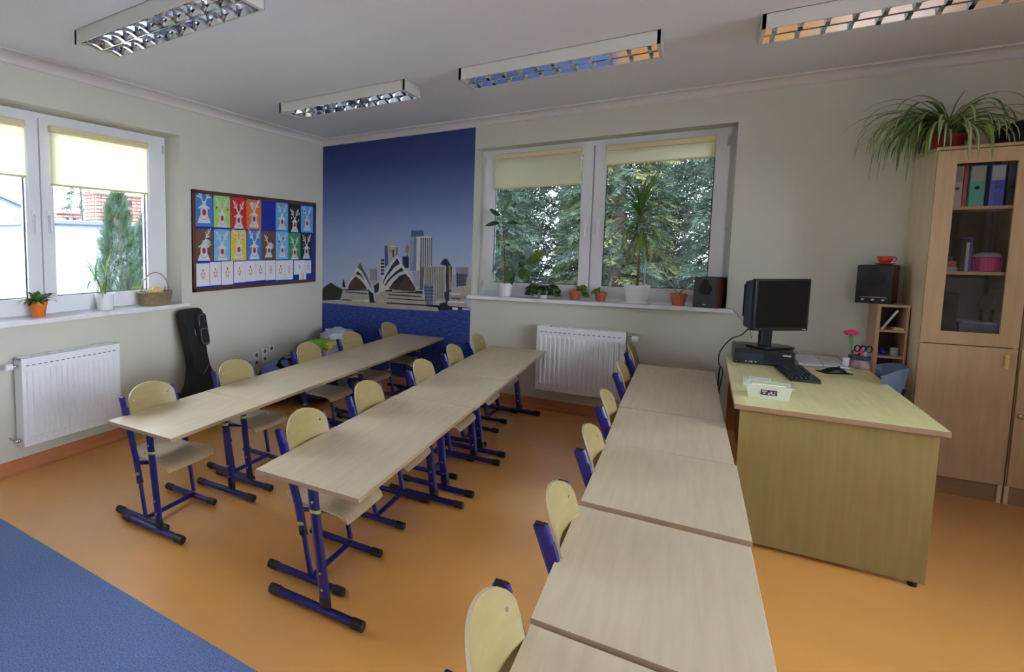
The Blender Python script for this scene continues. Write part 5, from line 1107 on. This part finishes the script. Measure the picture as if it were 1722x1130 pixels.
# 9 aloe-like plant in terracotta
t=plant('potted_aloe','small aloe-like plant in a terracotta pot beside the sill speaker',3.408,.055,1.016); pot(t,.058,.095,'terra')
for az,el,L,dr in ((3.0,1.15,.34,1.35),(.1,.85,.26,.6),(3.3,.7,.10,.8),(0,1.2,.11,.6),(1.5,.6,.06,.8),(-1.4,.5,.09,1.),(-2.2,1.0,.09,.9),(-.7,1.1,.08,.8)): blade(t,(0,0,.08),az,el,L,.020,dr,'leafg' if L>.2 else 'leafl',9,.2)
# 10 spider plant
t=plant('spider_plant','large overhanging spider plant in a red pot on top of the cabinet',4.695,-.27,2.0735); K['redpot']=mat('red_pot',(150,34,28),.4); pot(t,.085,.09,'redpot',True)
for i in range(190):
    az=R.uniform(0,2*PI)
    if i%3==0: az=PI+R.uniform(-1.0,1.0)     # more growth towards the wall side, hanging over the cabinet edge
    L=R.uniform(.28,.52)*(1.15 if math.cos(az)<-.4 else 1); el=R.uniform(.55,1.35); dr=R.uniform(2.1,3.6)
    if math.sin(az)>.2: L*=.6
    ms=['leafm','leafp'] if R.random()<.4 else (['leafl','leafp'] if R.random()<.3 else ['leafm' if R.random()<.6 else 'leafl'])
    blade(t,(R.uniform(-.03,.03),R.uniform(-.03,.03),.085),az,el,L,R.uniform(.012,.020),dr,ms,12,.15,pw=.4,curl=R.uniform(-.25,.25))
for az,el,L in ((2.9,.7,.45),(3.3,.85,.5),(1.6,1.45,.30),(-.1,.75,.42),(.1,.6,.5),(-.3,.55,.45),(-1.5,1.3,.32)): blade(t,(0,0,.09),az,el,L,.008,1.1,'leafg',12,.1,pw=.5)
# ------------------------------------------------------------ outside
K['snow']=mat('pale_yard',(150,154,160),.9,var=.08,vscale=1.5); K['stucco']=mat('white_stucco',(134,140,152),.9,var=.04,vscale=2,bump=.2,bscale=60)
K['coping']=mat('metal_coping',(100,106,122),.45); K['brick']=mat('red_brick',(142,92,82),.85,var=.22,vscale=3); K['mortar']=mat('mortar',(84,68,64),.9); K['darkm']=mat('dark_opening',(36,38,44),.8)
K['roofd']=mat('dark_roof_edge',(96,98,110),.7); K['winext']=mat('house_window',(96,104,122),.2); K['gravel']=mat('flat_roof',(170,174,180),.9,var=.1,vscale=4)
struct(MB().box(-40,-20,-.72,30,40,-.6).build('ground_outside','snow'))
struct(MB().box(-WT-.02,YF-WT-.02,-.6,XR+WT+.02,WT+.02,-.15).build('foundation','stucco'))
def annex():
    t=thing('flat_roofed_house','white rendered flat-roofed house close outside the left window','house',(-8,3,-.6))
    xf=lambda a,b,c:(a+8,b-3,c+.6); MX=lambda:MB(xf)
    MX().box(-9.4,.17,-.6,-6.,6.5,1.90).build('wall','stucco',t)
    m=MX(); m.box(-9.5,.05,1.90,-5.93,6.6,1.975); m.build('coping','coping',t,bevel=.01)
    MX().box(-9.3,.3,1.975,-6.1,6.4,1.985).build('roof','gravel',t)
    m=MX(); m.tube([(-5.95,.12,1.86),(-5.95,.12,1.55),(-5.98,.13,1.42)],.05,8); m.build('gutter_pipe','coping',t)
    m=MX(); m.box(-5.995,.17,-.6,-5.97,1.9,-.3); m.build('base_band','coping',t)
annex()
def chimney(name,lab,x0,x1,y0,y1,z0,z1,holes,bh,bl):
    t=thing(name,lab,'chimney',((x0+x1)/2,(y0+y1)/2,z0)); cx,cy=(x0+x1)/2,(y0+y1)/2
    L=lambda a,b,c:(a-cx,b-cy,c-z0)
    MB(L).box(x0+.012,y0+.012,z0,x1-.012,y1-.012,z1-.02).build('mortar_core','mortar',t)
    rows=int(round((z1-z0)/bh)); g=.018; cache={}
    def brick(a0,a1,b0,b1,c0,c1):
        key=(round(a1-a0,3),round(b1-b0,3))
        c=((a0+a1)/2-cx,(b0+b1)/2-cy,(c0+c1)/2-z0)
        if key in cache: o=cache[key].copy(); COL.objects.link(o)
        else:
            w_,l,h=(a1-a0)/2,(b1-b0)/2,(c1-c0)/2; o=MB().box(-w_,-l,-h,w_,l,h).build('brick','brick',t); cache[key]=o
        o.location=c; o.parent=t
    for r in range(rows):
        za=z0+r*bh+g/2; zb=za+bh-g; off=(r%2)*bl/2
        # front face (towards +x)
        y=y0; first=True
        while y<y1-.02:
            e=min(y1, y+(bl-off if first else bl)); 
            if e-y>.05:
                mid=(y+g/2,e-g/2); skip=any(not(mid[1]<h0 or mid[0]>h1) and zb>hz0 and za<hz1 for h0,h1,hz0,hz1 in holes)
                if not skip: brick(x1-.06,x1+R.uniform(-.002,.004),mid[0],mid[1],za,zb)
                else:
                    # keep the bits on each side of the opening
                    cuts=[mid[0]]
                    for h0,h1,hz0,hz1 in holes:
                        if zb>hz0 and za<hz1 and not(mid[1]<h0 or mid[0]>h1): cuts += [max(mid[0],h0),min(mid[1],h1)]
                    cuts.append(mid[1])
                    for a,b in zip(cuts[::2],cuts[1::2]):
                        if b-a>.03: brick(x1-.06,x1,a,b,za,zb)
            y=e; first=False
        x=x0; n=0
        while x<x1-.08:
            e=min(x1-.062,x+bl*.5); brick(x+g/2,e-g/2,y0-R.uniform(-.002,.004),y0+.06,za,zb); x=e
    for h0,h1,hz0,hz1 in holes: MB(L).box(x1-.08,h0,hz0,x1-.011,h1,hz1).build('flue_opening','darkm',t)
    MB(L).box(x0-.03,y0-.03,z1,x1+.03,y1+.03,z1+.04).build('cap_slab','mortar',t,bevel=.005)
chimney('brick_chimney','large red brick chimney with square flue openings on the flat roof',-7.45,-7.0,1.77,3.0,1.985,2.60,[(2.02,2.14,2.42,2.53),(2.28,2.41,2.42,2.53),(2.60,2.72,2.42,2.53)],.078,.27)
chimney('brick_chimney','small red brick chimney farther back on the flat roof, left of the large one',-9.3,-9.0,2.1,2.72,1.985,2.27,[(2.27,2.37,2.12,2.20),(2.46,2.56,2.12,2.20)],.07,.25)
def low_house():
    t=thing('low_outbuilding','low white outbuilding with a dark eave seen through the left pane','building',(-10,-.6,-.6)); xf=lambda a,b,c:(a+10,b+.6,c+.6); MX=lambda:MB(xf)
    MX().box(-13,-6,-.6,-9.46,1.05,1.34).build('wall','stucco',t)
    MX().box(-13,-6,1.46,-9.52,1.2,1.62).build('roof_slab','snow',t,bevel=.02)
    MX().box(-12.9,-6,1.34,-9.56,1.12,1.46).build('eave','roofd',t)
    MX().box(-12,-6,1.62,-9.9,.9,1.85).build('upper_step','stucco',t)
    for k in range(8): MX().box(-9.55,-.9+k*.26,1.35,-9.47,-.84+k*.26,1.45).build('rafter_end','coping',t)
    for k in range(3): MX().box(-9.47,-1.4+k*.85,-.1,-9.44,-.75+k*.85,.62).build('window','winext',t)
low_house()
def far_house():
    t=thing('gabled_house','distant white house with a gabled roof and small windows','house',(-18,3,-.6)); xf=lambda a,b,c:(a+18,b-3,c+.6); MX=lambda:MB(xf)
    m=MX(); m.prism([(1.4,-.6),(5.3,-.6),(5.3,2.75),(3.35,3.45),(1.4,2.75)],lambda a,b,q:(q,a,b),-21,-16); m.build('wall','stucco',t)
    m=MX(); m.prism([(1.2,2.66),(3.35,3.44),(5.5,2.66),(5.5,2.76),(3.35,3.58),(1.2,2.76)],lambda a,b,q:(q,a,b),-21.1,-15.8); m.build('roof','roofd',t)
    for y,z in ((3.95,2.72),(4.62,2.42),(4.65,1.75),(2.9,2.6),(3.9,1.8)): 
        o=MX().box(-16.02,y-.14,z-.16,-15.97,y+.14,z+.16).build('window_surround','pvc',t); MX().box(-15.98,y-.10,z-.12,-15.955,y+.10,z+.12).build('pane','winext',o)
far_house()
# foliage: fine sprays of narrow leaflets, built in bulk
def spray(n,seed,L=.34,W_=.15):
    r=random.Random(seed); V=[]
    for i in range(n):
        t=(i+.5)/n; s=1 if i%2 else -1
        b=Vector((t*L,0,-.14*L*t*t)); ln=W_*(1-t*.8)*r.uniform(.6,1.15); d=Vector((.8,s*r.uniform(.6,1.),r.uniform(-.5,.3))).normalized()
        q=Vector((-d.y,d.x,r.uniform(-.5,.5))).normalized()*r.uniform(.005,.009)
        V += [tuple(b),tuple(b+d*ln*.5+q),tuple(b+d*ln),tuple(b+d*ln*.5-q)]
    return np.array(V)
TPL=[spray(30,s) for s in range(4)]
def quads(name,V,mi,mts,parent):
    n=len(V)//4; me=bpy.data.meshes.new(name); me.vertices.add(len(V)); me.vertices.foreach_set('co',V.astype(np.float32).ravel())
    me.loops.add(len(V)); me.loops.foreach_set('vertex_index',np.arange(len(V),dtype=np.int32))
    me.polygons.add(n); me.polygons.foreach_set('loop_start',np.arange(0,4*n,4,dtype=np.int32)); me.polygons.foreach_set('loop_total',np.full(n,4,dtype=np.int32))
    for m_ in mts: me.materials.append(K[m_])
    me.polygons.foreach_set('material_index',mi.astype(np.int32)); me.update(calc_edges=True); me.validate()
    o=bpy.data.objects.new(name,me); COL.objects.link(o); o.parent=parent; o['kind']='stuff'; return o
def conifer(name,lab,x,y,h,r0,n,seed,mts,shape='cone',size=1.0,zmin=.35,group=None):
    rg=random.Random(seed); t=thing(name,lab,'tree',(x,y,-.6),0,group)
    MB().tube([(0,0,0),(.05,0,h*.5),(0,.03,h*.97)],[.10,.07,.02] if shape=='cone' else [.05,.03,.01],8).build('trunk','bark',t,smooth=True)
    VV=[];MI=[]; bm_=MB()
    for i in range(n):
        z=zmin+(h-zmin)*rg.random()**1.1; k=(z-zmin)/(h-zmin)
        rad=r0*((1-k)**.6 if shape=='cone' else math.sin(PI*min(1,k*.9+.12))**.45*(1-.35*k))
        a=rg.uniform(0,2*PI); q=rg.uniform(.3,1.)**.6; rr=rad*q
        bend=-.3 if shape=='cone' else 1.1
        v=TPL[i%4]; s=size*rg.uniform(.6,1.2)
        e=bend+rg.uniform(-.4,.4); roll=rg.uniform(-.8,.8)+(PI/2 if shape!='cone' else 0)
        M=Matrix.Rotation(a+rg.uniform(-.6,.6),3,'Z')@Matrix.Rotation(-e,3,'Y')@Matrix.Rotation(roll,3,'X')
        VV.append((v*s)@np.array(M).T+np.array([rr*math.cos(a),rr*math.sin(a),z])); MI.append(np.full(len(v)//4,rg.randrange(len(mts))))
        if shape=='cone' and i%20==0: bm_.tube([(0,0,z-.05),(rr*.5*math.cos(a),rr*.5*math.sin(a),z+.06),(rr*math.cos(a),rr*math.sin(a),z)],[.018,.012,.004],5)
    quads('foliage',np.vstack(VV),np.concatenate(MI),mts,t)
    if bm_.v: bm_.build('branches','bark',t,smooth=True)
K['bark']=mat('bark',(92,80,70),.9,var=.3,vscale=8); 
K['n1']=mat('needle_dark',(46,64,52),.7,trans=.25); K['n2']=mat('needle_grey',(74,94,82),.7,trans=.3); K['n3']=mat('needle_green',(62,84,52),.7,trans=.3); K['n4']=mat('needle_yellow',(112,116,72),.7,trans=.3)
NM=['n1','n2','n2','n3','n1']
conifer('thuja_tree','narrow dense evergreen column right of the large brick chimney',-4.0,.12,2.98,.36,3200,3,['n1','n3','n2','n3'],'col',size=.5,zmin=.05)
conifer('thuja_tree','second narrow evergreen column, lower and right of the first',-4.15,.84,2.62,.36,2800,5,['n2','n3','n2'],'col',size=.5,zmin=.05)
conifer('distant_evergreen','dark evergreen tree seen between the two chimneys',-13.5,5.6,4.4,1.0,700,8,['n1','n2'],'cone',size=1.4)
for i,(x,y,h,r,n,m,lab) in enumerate((
    (1.0,2.7,5.2,.80,3000,NM,'loose conifer outside the left half of the back window'),
    (2.62,2.75,5.0,.70,3000,['n2','n4','n1','n3'],'yellowish conifer outside, seen beside the window mullion'),
    (4.1,2.8,5.4,.85,3200,['n1','n2','n2'],'grey-green conifer outside the right half of the back window'),
    (-.4,4.9,6.0,1.15,2600,NM,'conifer in the second row, left edge of the back window'),
    (1.6,4.9,6.4,1.15,3200,['n1','n1','n2'],'dark conifer in the second row behind the left window half'),
    (3.7,5.0,6.4,1.2,3200,['n1','n2','n3'],'dark conifer in the second row behind the right window half'),
    (-1.2,7.9,8.,1.7,2200,['n1'],'tall far conifer at the left'),
    (1.4,8.0,8.4,1.7,2600,['n1','n2'],'tall far conifer in the middle'),
    (4.2,8.1,8.,1.8,2600,['n1'],'tall far conifer at the right'))):
    conifer('conifer_tree',lab,x,y,h,r,n,20+i,m,'cone',size=[1.,1.,1.,1.3,1.3,1.3,1.8,1.8,1.8][i],zmin=.1,group='conifers behind the back window')
conifer('low_shrub','low yellow-green shrub just below the back window',2.5,1.45,1.75,.30,500,77,['n4','n3','n2'],'cone',size=.6,zmin=.1)
